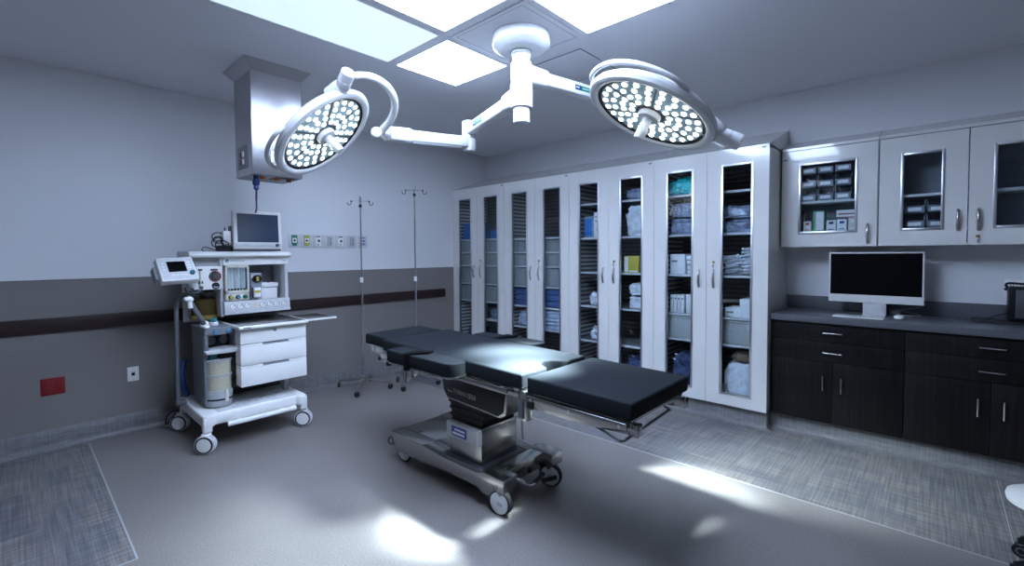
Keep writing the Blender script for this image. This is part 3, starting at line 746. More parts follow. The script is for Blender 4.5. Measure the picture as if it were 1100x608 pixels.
# upper body
m=MB()
m.box(.28,.31,-3.79,-3.07,.90,1.44,.003)
m.box(.30,.60,-3.095,-3.068,.985,1.44,.004)
m.box(.30,.60,-3.60,-3.577,.95,1.44,.004)
m.box(.30,.56,-3.795,-3.775,1.17,1.44,.004)
m.box(.30,.645,-3.585,-3.068,.965,.99,.006);
m.mi=1; m.box(.311,.33,-3.575,-3.10,.99,1.37)
m.mi=0
build(m,'upper_body',[LIGHTG,mat('niche_grey',(.20,.21,.23),.45)],AM)
m=MB(); m.prism([(.27,1.432),(.62,1.432),(.655,1.440),(.658,1.456),(.63,1.476),(.60,1.481),(.27,1.481)],'y',-3.815,-3.055,.004); build(m,'top_shelf',WHITEP,AM)
m=MB(); m.box(.55,.612,-3.578,-3.066,1.370,1.434,.005)
m.mi=1; m.lathe([(0,0),(.013,0),(.013,.001),(0,.001)],(.612,-3.548,1.405),(1,0,0),24)
TT=lambda y,z,x=.6125: Matrix.Translation((x,y,z))@Matrix.Rotation(PI/2,4,'Z')@Matrix.Rotation(PI/2,4,'X')
m.mi=2; m.text('Datex-Ohmeda',.017,TT(-3.527,1.399))
for k in range(5): m.box(.612,.613,-3.12+k*.007,-3.115+k*.007,1.400,1.405)
m.mi=3; m.lathe([(0,0),(.005,0),(0,.0005)],(.613,-3.544,1.402),(1,0,0),12)
build(m,'header',[WHITEP,TEAL,GREYTXT,WHITETXT],AM)
# flowmeter
m=MB(); y0,y1,z0,z1=-3.574,-3.398,1.137,1.370
for a in ((y0,y1,z1-.022,z1),(y0,y1,z0,z0+.026),(y0,y0+.016,z0,z1),(y1-.016,y1,z0,z1)): m.box(.57,.648,*a,.003)
m.box(.57,.60,y0,y1,z0,z1); m.mi=1; m.box(.599,.603,y0+.015,y1-.015,z0+.025,z1-.02)
m.mi=2; m.box(.602,.640,y1-.019,y1-.0155,z0+.03,z1-.03)
fm=build(m,'flowmeter',[CREAM,LIGHTG,TEAL],AM)
for k in range(6):
    yy=y0+.030+k*.0235
    m=MB(); m.cyl((.618,yy,z0+.028),(.618,yy,z1-.024),.0065,seg=10); m.mi=1; m.box(.6245,.6255,yy-.002,yy+.002,z0+.035,z1-.035)
    m.mi=2; m.cyl((.618,yy,z0+.026),(.618,yy,z0+.040),.008,seg=10)
    build(m,'tube',[WHITEP if k%2 else mat('pale_blue_tube',(.42,.58,.70),.25),mat('tube_scale',(.5,.55,.58),.4) if k<4 else mat('aqua_scale',(.18,.50,.55),.4),BLACK if k!=4 else GREEN],fm)
m=MB(); m.box(.57,.640,y0,y1,1.078,1.136,.003); kp=build(m,'knob_panel',CREAM,AM)
for yy,mm in ((-3.537,YELLOW),(-3.484,BLUE),(-3.431,GREEN)):
    m=MB(); m.lathe([(0,0),(.017,0),(.018,.004),(.015,.022),(.013,.026)],(.640,yy,1.108),(1,0,0),24); m.mi=1; m.lathe([(.013,.026),(.012,.028),(0,.028)],(.640,yy,1.108),(1,0,0),24); m.box(.667,.6685,yy-.0015,yy+.0015,1.100,1.116)
    build(m,'flow_knob',[mat('knob_dark',(.04,.05,.06),.4) if mm is not GREEN else GREEN,mm],kp)
# gauge strip
m=MB(); m.prism([(.60,.985),(.652,.990),(.645,1.072),(.60,1.076)],'y',-3.585,-3.075,.004); m.mi=1; m.box(.6495,.651,-3.386,-3.338,1.002,1.062)
gs=build(m,'gauge_strip',[LIGHTG,CREAM],AM)
for k,yy in enumerate((-3.525,-3.472,-3.418,-3.300,-3.243,-3.187,-3.125)):
    m=MB(); n=(1,0,.08)
    m.lathe([(0,0),(.0225,0),(.0225,.004),(.020,.005),(.019,.003)],(.648,yy,1.032),n,24); m.mi=1; m.lathe([(.019,.003),(0,.0035)],(.648,yy,1.032),n,24)
    m.mi=2; a=.6+.2*k; m.tube([(.6525,yy-.010*math.cos(a),1.030-.010*math.sin(a)),(.6525,yy+.013*math.cos(a),1.034+.013*math.sin(a))],.0014,seg=6,smooth=False)
    m.mi=3; m.tube([(.652,yy+.015*math.cos(q),1.033+.015*math.sin(q)) for q in (-.2,.3,.8,1.3)],.0014,seg=6)
    build(m,'gauge',[MIDGREY,WHITEP,BLACK,GREEN if k%3 else TEAL],gs)
# vaporiser
m=MB(); m.box(.50,.655,-3.388,-3.305,1.085,1.300,.006); m.mi=1; m.box(.655,.672,-3.372,-3.318,1.098,1.178,.004); m.mi=2; m.box(.672,.6735,-3.368,-3.322,1.135,1.155)
vp=build(m,'vaporiser',[mat('vaporiser_grey',(.30,.32,.38),.35),WHITEP,YELLOW],AM)
m=MB(); m.lathe([(0,0),(.033,0),(.034,.004),(.030,.030),(.0,.030)],(.655,-3.345,1.252),(1,0,0),30); m.mi=1; m.box(.685,.688,-3.356,-3.337,1.233,1.271,.001); m.mi=0; m.box(.655,.675,-3.385,-3.365,1.24,1.255); build(m,'dial',[BLACK,YELLOW],vp)
m=MB(); m.tube([(.656,-3.378,1.18),(.665,-3.382,1.16),(.665,-3.382,1.11),(.656,-3.378,1.095)],.005,seg=8); build(m,'locking_lever',BLACK,vp)
# white module at the right
m=MB(); m.box(.34,.50,-3.285,-3.125,1.04,1.165,.006); m.box(.335,.515,-3.29,-3.12,1.168,1.205,.008); m.mi=1; m.cyl((.5,-3.265,1.138),(.503,-3.265,1.138),.006); m.cyl((.43,-3.17,1.20),(.43,-3.17,1.214),.012); m.cyl((.333,-3.14,1.30),(.336,-3.14,1.30),.006)
build(m,'rear_module',[WHITEP,DARKG],AM)
# left gauge panel
m=MB(); m.box(.56,.602,-3.780,-3.578,1.176,1.362,.005); m.mi=1; m.box(.30,.575,-3.775,-3.60,1.362,1.432); m.mi=0
gp=build(m,'supply_panel',[WHITEP,MIDGREY],AM)
m=MB(); m.lathe([(0,0),(.042,0),(.043,.004),(.038,.008),(.030,.008)],(.602,-3.635,1.282),(1,0,0),32); m.mi=2; m.lathe([(.030,.008),(.022,.020),(0,.022)],(.602,-3.635,1.282),(1,0,0),32); m.mi=1
m.tube([(.611,-3.635+.036*math.cos(q),1.282+.036*math.sin(q)) for q in (1.9,2.5,3.1,3.7)],.004,seg=6)
m.mi=2; m.box(.602,.612,-3.665,-3.615,1.330,1.343,.003); m.box(.624,.630,-3.652,-3.618,1.277,1.287,.002)
build(m,'supply_dial',[mat('dull_red_ring',(.22,.03,.03),.4),GREEN,DARKG],gp)
m=MB(); m.lathe([(0,0),(.026,0),(.026,.010),(.022,.013),(0,.013)],(.602,-3.632,1.208),(1,0,0),28); m.mi=1; m.tube([(.616,-3.632+.014*math.cos(q),1.208+.014*math.sin(q)) for q in (3.3,3.9,4.5,5.1,5.7)],.003,seg=6); build(m,'switch_knob',[BLACK,WHITETXT],gp)
m=MB(); m.cyl((.612,-3.735,1.205),(.612,-3.735,1.335),.009,seg=12); m.mi=1; m.cyl((.612,-3.735,1.33),(.612,-3.735,1.345),.014); m.box(.602,.62,-3.75,-3.72,1.225,1.25,.004); m.cyl((.602,-3.733,1.198),(.622,-3.733,1.198),.012); build(m,'sight_tube',[CREAM,DARKG],gp)
# amber bellows dome
m=MB(); m.lathe([(0,1.105),(.07,1.10),(.088,1.085),(.092,1.06),(.092,.962)],(.43,-3.672,0),seg=36); m.mi=1; m.lathe([(.092,.965),(.100,.965),(.102,.945),(.098,.932),(0,.932)],(.43,-3.672,0),seg=36)
m.mi=0; m.tube([(.43,-3.68,1.10),(.44,-3.69,1.13),(.46,-3.66,1.16),(.50,-3.63,1.165)],.014,seg=10)
build(m,'bellows_dome',[AMBER,AMBERL],AM)
# absorber
m=MB()
m.box(.40,.80,-3.765,-3.552,.835,.892,.006)
m.box(.42,.66,-3.765,-3.552,.735,.836,.004)
m.box(.46,.785,-3.770,-3.738,.305,.84,.005)
m.box(.66,.80,-3.765,-3.745,.74,.84,.003); m.box(.66,.80,-3.572,-3.552,.74,.84,.003)
m.mi=1; m.box(.46,.60,-3.745,-3.565,.28,.74,.004)
m.box(.66,.70,-3.745,-3.572,.745,.835); m.box(.60,.66,-3.74,-3.555,.30,.74,.004); m.cyl((.79,-3.560,.43),(.79,-3.560,.71),.012); m.box(.74,.80,-3.585,-3.555,.40,.47,.005); m.tube([(.79,-3.56,.66),(.83,-3.545,.62),(.82,-3.55,.52),(.78,-3.56,.46)],.008,seg=8)
m.mi=2
m.prism([(-3.77,.722),(-3.765,.70),(-3.60,.695),(-3.545,.70),(-3.54,.725),(-3.60,.735)],'x',.66,.845,.006)
ab=build(m,'absorber',[mat('absorber_grey',(.17,.18,.20),.45),BLACK,LIGHTG],AM)
for yy in (-3.705,-3.615):
    m=MB(); m.lathe([(.0,0),(.034,0),(.036,.012),(.030,.018),(.026,.012),(0,.012)],(.70,yy,.79),(1,0,0),26); build(m,'valve',[DARKG],ab)
    m=MB(); m.lathe([(0,0),(.016,0),(.014,.02),(0,.022)],(.80,yy+.01,.862),(1,0,0),18); m.mi=1; m.lathe([(0,.022),(.006,.022),(0,.024)],(.80,yy+.01,.862),(1,0,0),12); build(m,'clip_knob',[BLUE,DARKG],ab)
m=MB(); cx,cy=.748,-3.668
m.mi=1; m.lathe([(0,.405),(.086,.405),(.086,.635),(0,.635)],(cx,cy,0),seg=40)
m.mi=0; m.lathe([(0,.285),(.088,.285),(.094,.295),(.094,.40),(.090,.412),(0,.412)],(cx,cy,0),seg=40)
m.lathe([(.086,.515),(.093,.515),(.093,.532),(.086,.532)],(cx,cy,0),seg=40); m.lathe([(.0,.632),(.093,.632),(.093,.648),(0,.648)],(cx,cy,0),seg=40)
m.mi=2; m.lathe([(.0945,.335),(.0955,.338),(.0955,.346),(.0945,.349)],(cx,cy,0),seg=40); m.mi=3; m.box(cx-.06,cx+.03,cy-.065,cy-.01,.648,.70,.008); m.mi=2; m.box(cx-.05,cx+.05,cy,cy+.07,.648,.695,.006)
can=build(m,'absorber_canister',[MIDGREY,SODA,BLACK,TEAL],ab)
m=MB(); m.box(.835,.857,-3.652,-3.629,.325,.415,.005); build(m,'latch_lever',CREAM,can)
m=MB(); m.tube([(.845,-3.56,.72),(.87,-3.52,.725),(.875,-3.49,.73)],.018,seg=12); m.mi=1; m.cyl((.84,-3.53,.71),(.84,-3.53,.60),.014); m.cyl((.80,-3.525,.73),(.80,-3.525,.80),.02); build(m,'gas_outlet_port',[WHITEP,DARKG],ab)
m=MB(); m.cyl((.66,-3.668,.892),(.66,-3.668,.925),.032,seg=24,bev=.005); m.mi=1; m.cyl((.66,-3.668,.925),(.66,-3.668,.952),.022,seg=20,bev=.004); m.cyl((.62,-3.73,.892),(.62,-3.73,.912),.026); build(m,'bag_port',[LIGHTG,TEAL],ab)
m=MB(); m.mi=1; m.tube([(.70,-3.735,.90),(.74,-3.765,.955),(.755,-3.815,1.05),(.76,-3.845,1.115)],.017,seg=14)
m.mi=0; m.cyl((.69,-3.728,.888),(.72,-3.748,.928),.030,seg=18,bev=.005); m.ball((.76,-3.85,1.122),.026,(1,1.3,.9)); m.cyl((.76,-3.845,1.118),(.762,-3.84,1.055),.018,seg=16,bev=.003); m.ball((.80,-3.75,.905),.018)
build(m,'bag_arm',[WHITEP,mat('arm_dark_grey',(.13,.13,.14),.4)],ab)
# tubular side frame
m=MB(); m.tube([(.45,-3.872,.25),(.45,-3.870,.60),(.45,-3.868,.95),(.45,-3.860,1.06),(.45,-3.830,1.125),(.45,-3.775,1.148),(.45,-3.70,1.146),(.45,-3.60,1.146)],.016,seg=12); m.box(.42,.48,-3.89,-3.82,.262,.30,.006); build(m,'side_frame',mat('frame_grey',(.15,.16,.17),.4),AM)
m=MB(); m.tube([(.34,-3.80,.60),(.36,-3.825,.52),(.38,-3.83,.44),(.36,-3.81,.36),(.33,-3.79,.30)],.024,seg=10); build(m,'blue_hose',mat('blue_hose',(.008,.03,.13),.4),AM)
m=MB(); m.tube([(.30,-3.86,.16),(.24,-3.89,.10),(.20,-3.91,.06),(.16,-3.90,.10),(.20,-3.87,.15),(.27,-3.84,.17)],.006,seg=8); build(m,'rear_cable',RUBBER,AM)
# ventilator display
M0=frame((.759,-3.911,1.355),(.831,.089,.549),(-.13,.991,.036))
m=MB(M0); m.box(-.116,.116,-.100,.100,-.065,0,.008); m.mi=1; m.box(-.10,.10,-.075,.07,-.105,-.072,.01); m.box(-.135,-.108,-.06,.05,-.11,-.04,.006)
dsp=build(m,'ventilator_display',[WHITEP,GREYP],AM)
M1=M0@Matrix.Diagonal((1,1 if M0.to_3x3().col[1].z>0 else -1,1,1))
m=MB(M1); m.box(-.106,.106,-.090,.090,0,.0015); m.mi=1; m.box(-.060,.055,-.028,.060,.0015,.003); m.mi=2
for k in range(4): m.box(-.05+k*.026,-.03+k*.026,-.060,-.050,.0015,.003)
for k in range(3): m.box(.065,.088,.045-k*.024,.055-k*.024,.0015,.003); m.box(-.092,-.078,.04-k*.026,.052-k*.026,.0015,.003)
build(m,'display_face',[LIGHTG,SCREEN,WHITEP],dsp)
m=MB(M1); m.lathe([(0,0),(.017,0),(.016,.018),(.013,.021),(0,.021)],(.082,-.045,.0015),(0,0,1),24); build(m,'control_dial',TEAL,dsp)
m=MB(); m.box(.58,.66,-3.83,-3.775,1.20,1.30,.006); m.box(.64,.72,-3.86,-3.80,1.24,1.30,.008); m.mi=1; m.tube([(.62,-3.84,1.20),(.66,-3.83,1.165),(.68,-3.77,1.165),(.64,-3.73,1.20)],.008,seg=8); m.tube([(.64,-3.80,1.205),(.66,-3.79,1.18),(.66,-3.76,1.18)],.01,seg=8); build(m,'display_bracket',[MIDGREY,DARKG],AM)

# patient monitor on top
PM=thing('patient_monitor',(.46,-3.25,1.481),'flat white patient monitor with blue-grey screen on top of the anaesthesia machine','monitor')
m=MB(); 
m.prism([(.425,1.506),(.492,1.500),(.502,1.530),(.485,1.828),(.47,1.836),(.43,1.822)],'y',-3.462,-3.072,.010,3)
build(m,'housing',WHITEP,PM)
m=MB(); T0=Matrix.Identity(4)
th=math.atan(.017/.298)
M2=Matrix.Translation((.5035,-3.267,1.517))@Matrix.Rotation(-th,4,'Y')
m=MB(M2); m.box(0,.0015,-.166,.166,.045,.290); build(m,'screen',SCREENB,PM,smooth=False)
m=MB(M2); m.box(-.001,.003,-.185,.185,.008,.038,.001); m.mi=1; m.box(.003,.0038,-.115,-.095,.019,.023); build(m,'control_bar',[LIGHTG,GREYTXT],PM)
m=MB(M2); m.lathe([(0,0),(.014,0),(.013,.012),(0,.013)],(.003,.150,.020),(1,0,0),22); m.mi=1; m.lathe([(0,0),(.004,0),(0,.001)],(.0,0,.305),(1,0,0),12); build(m,'knob',[DARKG,GREYP],PM)
m=MB(); m.box(.36,.47,-3.40,-3.12,1.481,1.508,.005); m.mi=1; m.box(.40,.50,-3.445,-3.085,1.487,1.502,.004); m.mi=0; m.box(.37,.43,-3.35,-3.18,1.50,1.75,.01); build(m,'stand',[GREYP,DARKG],PM)
m=MB(); m.box(.36,.46,-3.53,-3.468,1.545,1.655,.006); m.mi=1; m.cyl((.42,-3.505,1.655),(.42,-3.505,1.685),.006); m.box(.40,.46,-3.475,-3.458,1.56,1.70,.003); build(m,'input_module',[WHITEP,DARKG],PM)
m=MB()
for k,(a,b_,z) in enumerate(((-3.56,.044,1.605),(-3.555,.055,1.555),(-3.565,.035,1.58),(-3.54,.05,1.535))):
    pts=[(.43+.012*k,a+b_*math.cos(q+k),z+b_*.8*math.sin(q+k)) for q in (0,.9,1.8,2.7,3.6,4.5,5.4)]
    m.tube(pts,.0042,seg=8,closed=True)
m.tube([(.44,-3.52,1.60),(.46,-3.545,1.57),(.47,-3.52,1.52),(.46,-3.47,1.50)],.008,seg=8)
m.lump((.43,-3.515,1.481),(.09,.13,.055),.35,9,3,3)
m.tube([(.40,-3.56,1.49),(.38,-3.64,1.52),(.36,-3.66,1.50),(.34,-3.64,1.483)],.003,seg=8)
tag(build(m,'cable_bundle',RUBBER,loc=(.43,-3.53,1.481)),'loops of dark monitor cable heaped left of the patient monitor','cables')

# ------------------------------------------------------------------ IV poles
def iv_pole(cx,cy,H,feet,label,bar):
    t=thing('iv_pole',(cx,cy,0),label,'IV stand','IV stands by the left wall')
    m=MB(); m.cyl((cx,cy,.12),(cx,cy,1.16),.0125,seg=16); m.cyl((cx,cy,1.1),(cx,cy,H),.009,seg=14); build(m,'pole',CHROME,t)
    m=MB(); m.cyl((cx,cy,1.15),(cx,cy,1.205),.017,seg=18,bev=.003); build(m,'height_collar',WHITEP,t)
    m=MB(); m.cyl((cx,cy,H-.115),(cx,cy,H-.085),.016,seg=16,bev=.003); build(m,'black_collar',BLACK,t)
    bx,by=bar
    m=MB(); m.tube([(cx-bx,cy-by,H-.05),(cx,cy,H-.045),(cx+bx,cy+by,H-.05)],.0035,seg=8); m.cyl((cx,cy,H-.065),(cx,cy,H-.005),.012,seg=14)
    build(m,'hanger_bar',CHROME,t)
    for s in (-1,1):
        m=MB(); ex,ey=cx+s*bx,cy+s*by
        m.tube([(ex-s*bx*.1,ey-s*by*.1,H-.046),(ex,ey,H-.055),(ex-s*.0,ey,H-.075),(ex+s*bx*.15,ey+s*by*.15,H-.09),(ex+s*bx*.35,ey+s*by*.35,H-.085),(ex+s*bx*.42,ey+s*by*.42,H-.06)],.0042,seg=8); m.ball((ex,ey,H-.052),.010)
        build(m,'hook',[DARKG],t)
    m=MB(); m.cyl((cx,cy,.085),(cx,cy,.14),.024,seg=18,bev=.004)
    for fx,fy in feet:
        m.tube([(cx,cy,.105),(cx+(fx-cx)*.45,cy+(fy-cy)*.45,.098),(cx+(fx-cx)*.6,cy+(fy-cy)*.6,.085),(fx,fy,.082)],.012,seg=8)
    build(m,'base',NICKEL,t)
    for k,(fx,fy) in enumerate(feet):
        m=MB(); a=V((math.cos(k*1.3+.7),math.sin(k*1.3+.7),0)); c=V((fx,fy,.030))+a.cross(V((0,0,1)))*.012
        m.lathe([(0,-.011),(.026,-.011),(.030,-.007),(.030,.007),(.026,.011),(0,.011)],c,a,22)
        m.mi=1; m.lathe([(0,.0115),(.012,.0115),(0,.0135)],c,a,14); m.cyl((fx,fy,.055),(fx,fy,.095),.008,seg=10); m.cyl((fx,fy,.052),(fx,fy,.064),.018,seg=14); m.tube([c+a*.014,c+a*.015+V((0,0,.028)),V((fx,fy,.06))],.004,seg=6)
        build(m,'caster',[RUBBER,CHROME],t)
iv_pole(.31,-2.19,2.07,((.075,-2.34),(.545,-2.405),(.555,-2.02),(.12,-1.99)),'nearer IV stand beside the anaesthesia machine, on four casters',(.055,.075))
iv_pole(.60,-1.70,2.205,((.385,-1.80),(.735,-1.98),(.82,-1.58),(.45,-1.44)),'taller IV stand nearest the tall cabinets, base half hidden by the table',(.055,.075))

# ------------------------------------------------------------------ wall fittings
def wall_outlet(y,label,kind):
    t=thing('gas_outlet',(.0,y,1.59),label,'wall outlet','medical wall outlets')
    m=MB(); m.box(0,.010,y-.058,y+.058,1.525,1.662,.003); build(m,'cover_plate',LIGHTG,t)
    m=MB()
    if kind in('g','y'):
        m.mi=0; m.prism([(y-.030,1.655),(y-.030,1.565),(y-.018,1.545),(y+.018,1.545),(y+.030,1.565),(y+.030,1.655)],'x',.009,.013,.001)
        m.mi=1; m.box(.013,.017,y-.021,y+.021,1.575,1.625,.003)
        m.mi=2; m.lathe([(0,0),(.011,0),(.008,.008),(0,.008)],(.017,y,1.60),(1,0,0),16)
        build(m,'socket',[GREEN if kind=='g' else YGREEN,WHITEP,BLACK],t)
    elif kind=='v':
        m.mi=0; m.box(.010,.0125,y-.030,y+.030,1.545,1.655,.001); m.mi=1; m.box(.0125,.0135,y-.028,y+.022,1.638,1.650); m.lathe([(0,0),(.014,0),(.010,.010),(0,.010)],(.0125,y+.005,1.600),(1,0,0),16); m.lathe([(.008,0),(.011,0),(.011,.002),(.008,.002)],(.0125,y-.005,1.56),(1,0,0),14)
        build(m,'socket',[WHITEP,DARKG],t)
    elif kind=='p':
        m.mi=0; m.box(.010,.014,y-.026,y+.026,1.545,1.645,.002); m.mi=1
        for zz in (1.572,1.618):
            m.box(.014,.0145,y+.012,y+.018,zz-.012,zz+.012)
        build(m,'socket',[MIDGREY,DARKG],t)
    else:
        m.mi=0; m.box(.010,.014,y-.026,y+.026,1.555,1.650,.002); m.mi=1; m.box(.014,.018,y-.014,y+.014,1.585,1.63,.003); m.mi=2; m.lathe([(0,0),(.012,0),(.008,.008),(0,.008)],(.018,y,1.605),(1,0,0),14)
        build(m,'socket',[mat('lilac_plate',(.28,.28,.52),.4),WHITEP,BLACK],t)
for y,lb,k in ((-2.765,'green medical gas outlet on the white wall, next to the patient monitor','g'),
             (-2.640,'yellow medical gas outlet beside the green one on the white wall','y'),
             (-2.515,'white vacuum wall outlet directly beside the yellow gas outlet','v'),
             (-2.393,'grey power socket plate between the two white vacuum outlets','p'),
             (-2.265,'white vacuum wall outlet between the two grey power sockets','v'),
             (-2.132,'grey power socket plate just before the nearer IV stand','p'),
             (-1.995,'lilac wall outlet behind the nearer IV stand pole','l')):
    wall_outlet(y,lb,k)
m=MB(); m.box(0,.009,-4.62,-4.487,.412,.541,.003)
t=tag(build(m,'power_outlet',RED,loc=(0,-4.55,.48)),'red double power outlet low on the grey wall','power outlet')
for yy in (-4.588,-4.520):
    m=MB(); m.box(.009,.0105,yy-.022,yy+.022,.43,.525,.001); m.mi=1
    for zz in (.455,.50): m.box(.0105,.011,yy-.009,yy-.006,zz-.008,zz+.008); m.box(.0105,.011,yy+.006,yy+.009,zz-.008,zz+.008)
    build(m,'socket',[RED,mat('dark_red',(.08,.004,.005),.5)],t)
m=MB(); m.box(0,.008,-4.122,-4.048,.420,.537,.002); t=tag(build(m,'data_outlet',WHITEP,loc=(0,-4.085,.478)),'white data outlet plate low on the grey wall','data outlet')
m=MB(); m.box(.008,.012,-4.096,-4.074,.466,.490,.001); m.mi=1; m.box(.008,.0095,-4.10,-4.07,.495,.50); m.cyl((.008,-4.085,.525),(.009,-4.085,.525),.003); m.cyl((.008,-4.085,.432),(.009,-4.085,.432),.003); build(m,'jack',[BLACK,MIDGREY],t)
m=MB(); m.box(5.215,5.335,-.008,0,1.118,1.242,.002); t=tag(build(m,'power_outlet',WHITEP,loc=(5.27,0,1.18)),'white power outlet on the wall above the counter','power outlet')
m=MB(); m.box(5.235,5.265,-.010,-.008,1.135,1.225,.001); m.box(5.285,5.315,-.010,-.008,1.135,1.225,.001); m.mi=1
for xx in (5.25,5.30):
    for zz in (1.155,1.205): m.box(xx-.008,xx-.005,-.0108,-.0098,zz-.008,zz+.008); m.box(xx+.005,xx+.008,-.0108,-.0098,zz-.008,zz+.008)
build(m,'socket',[WHITEP,BLACK],t)

# ------------------------------------------------------------------ tall cabinets
UW=3.870/4
YD=-.645
def handle(parent,x,y,z0,z1,vertical=True,r=.006,bow=.03,m_=None):
    m=MB(); zc=(z0+z1)/2
    m.tube([(x,y,z0),(x,y-.016,z0+.008),(x,y-bow,zc),(x,y-.016,z1-.008),(x,y,z1)],lambda s:r*(.8+.9*math.sin(PI*s)),seg=10)
    build(m,'handle',m_ or NICKEL,parent)
def lock(parent,x,y,z):
    m=MB(); m.lathe([(0,0),(.011,0),(.011,.006),(0,.008)],(x,y,z),(0,-1,0),18); m.box(x-.002,x+.002,y-.022,y-.006,z-.008,z+.008,.0008); m.mi=1
    m.lathe([(.006,0),(.010,0),(.010,.0015),(.006,.0015)],(x+.002,y-.018,z-.016),(1,0,0),14); m.box(x-.003,x+.004,y-.02,y-.017,z-.045,z-.022)
    build(m,'lock',[BRASS,CHROME],parent)
def door(parent,x0,x1,z0,z1,yf,wx0,wx1,wz0,wz1,hx,hz,lk=None,fw=.018):
    m=MB(); yb=yf+.020
    m.box(x0,wx0,yf,yb,z0,z1); m.box(wx1,x1,yf,yb,z0,z1); m.box(wx0,wx1,yf,yb,z0,wz0); m.box(wx0,wx1,yf,yb,wz1,z1)
    d=build(m,'door',CABW,parent)
    m=MB(); yo=yf-.005
    m.box(wx0,wx0+fw,yo,yb,wz0,wz1,.002); m.box(wx1-fw,wx1,yo,yb,wz0,wz1,.002); m.box(wx0+fw-.003,wx1-fw+.003,yo,yb,wz0,wz0+fw,.002); m.box(wx0+fw-.003,wx1-fw+.003,yo,yb,wz1-fw,wz1,.002)
    build(m,'window_frame',ALU,d)
    m=MB(); m.box(wx0+fw-.002,wx1-fw+.002,yf+.004,yf+.008,wz0+fw-.002,wz1-fw+.002); build(m,'glass_pane',GLASS,d,smooth=False)
    handle(d,hx,yf,*hz)
    if lk: lock(d,hx,yf,lk)
    return d
TC_LAB=['tall white glass-door cabinet standing in the room corner','tall white glass-door cabinet, second from the room corner','tall white glass-door cabinet, third from the room corner','tall white glass-door cabinet beside the dark base cabinets']
SH=[[1.645,1.475,1.305,1.065,.835],[1.635,1.470,1.305,1.065,.825,.57],[1.977,1.616,1.25,.889,.518],[1.977,1.616,1.25,.889,.655]]
for u in range(4):
    x0=.004+u*UW; x1=x0+UW-.003
    t=thing('tall_cabinet',((x0+x1)/2,-.3,.147),TC_LAB[u],'cabinet','tall glass-door cabinets')
    m=MB()
    m.box(x0,x0+.018,YD+.022,0,.147,2.312); m.box(x1-.018,x1,YD+.022,0,.147,2.312); m.box(x0,x1,YD+.022,0,.147,.167); m.box(x0,x1,YD+.022,0,2.292,2.312)
    m.prism([(YD,2.312),(0,2.312),(0,2.532)],'x',x0,x1)
    m.mi=1; m.box(x0+.018,x1-.018,-.012,0,.167,2.292)
    build(m,'body',[CABW,DARKG],t)
    m=MB()
    for k in range(46):
        z=.19+k*.046
        m.box(x0+.02,x1-.02,-.030,-.012,z,z+.022)
    for k in range(46):
        z=.19+k*.046
        m.box(x0+.018,x0+.024,YD+.06,-.03,z,z+.022); m.box(x1-.024,x1-.018,YD+.06,-.03,z,z+.022)
    build(m,'slatted_liner',SLAT,t,smooth=False)
    for z in SH[u]:
        m=MB(); m.box(x0+.026,x1-.026,YD+.085,-.032,z-.018,z,.002); m.mi=1; m.box(x0+.026,x1-.026,YD+.080,YD+.086,z-.019,z+.001); build(m,'shelf',[CABIN,SHELF],t)
    xm=(x0+x1)/2
    for s in (0,1):
        a,b_=(x0,xm-.0015) if s==0 else (xm+.0015,x1)
        c_=(a+b_)/2
        d=door(t,a,b_,.147,2.31,YD,c_-.127,c_+.127,.238,2.185,xm-.062 if s==0 else xm+.062,(1.150,1.298),1.365 if s else None)
        if s:
            m=MB(); m.box(b_-.055,b_-.022,YD-.0008,YD,2.288,2.294); m.mi=1; m.box(b_-.052,b_-.025,YD-.0007,YD,2.281,2.285); build(m,'maker_label',[DKBLUE,LABELB],d)

# --- contents of the tall cabinets
def put(mb,name,mats,label,cat,group=None):
    bmv=[v.co for v in mb.bm.verts]; cx=sum(v.x for v in bmv)/len(bmv); cy=sum(v.y for v in bmv)/len(bmv); z=min(v.z for v in bmv)
    return tag(build(mb,name,mats,loc=(cx,cy,z)),label,cat,group)
def tote(xc,z,h,label,w=.40):
    m=MB(); y0,y1=-.545,-.12
    m.prism([(xc-w/2+.012,z),(xc+w/2-.012,z),(xc+w/2,z+h),(xc-w/2,z+h)],'y',y0,y0+.006); m.prism([(xc-w/2+.012,z),(xc+w/2-.012,z),(xc+w/2,z+h),(xc-w/2,z+h)],'y',y1-.006,y1)
    m.box(xc-w/2+.012,xc+w/2-.012,y0,y1,z,z+.006)
    m.prism([(xc-w/2+.012,z),(xc-w/2+.018,z),(xc-w/2+.006,z+h),(xc-w/2,z+h)],'y',y0,y1); m.prism([(xc+w/2-.018,z),(xc+w/2-.012,z),(xc+w/2,z+h),(xc+w/2-.006,z+h)],'y',y0,y1)
    m.box(xc-w/2-.006,xc+w/2+.006,y0-.010,y0+.004,z+h-.016,z+h+.002,.003)
    m.box(xc-w/2-.006,xc+w/2+.006,y1-.004,y1+.006,z+h-.016,z+h+.002,.003)
    for k in (-.11,0,.11): m.box(xc+k-.004,xc+k+.004,y0-.006,y0,z+.01,z+h-.016)
    return put(m,'storage_bin',BINM,label,'bin','grey bins in the corner cabinets')
dc=[.004+UW*.25+k*UW/2-.0008 for k in range(8)]
ordn=['top','second','third','bottom']
dn=['first door from the corner','second door from the corner','third door from the corner','fourth door from the corner']
for d_ in range(4):
    rows=((1.475,.140),(1.305,.135),(1.065,.205),(.835,.195)) if d_<2 else ((1.470,.130),(1.305,.135),(1.065,.205))
    for k,(z,h) in enumerate(rows):
        nm=ordn[k] if len(rows)==4 else ['top','middle','bottom'][k]
        tote(dc[d_],z+.001,h,f'{nm} grey storage bin in its column behind the {dn[d_]}')
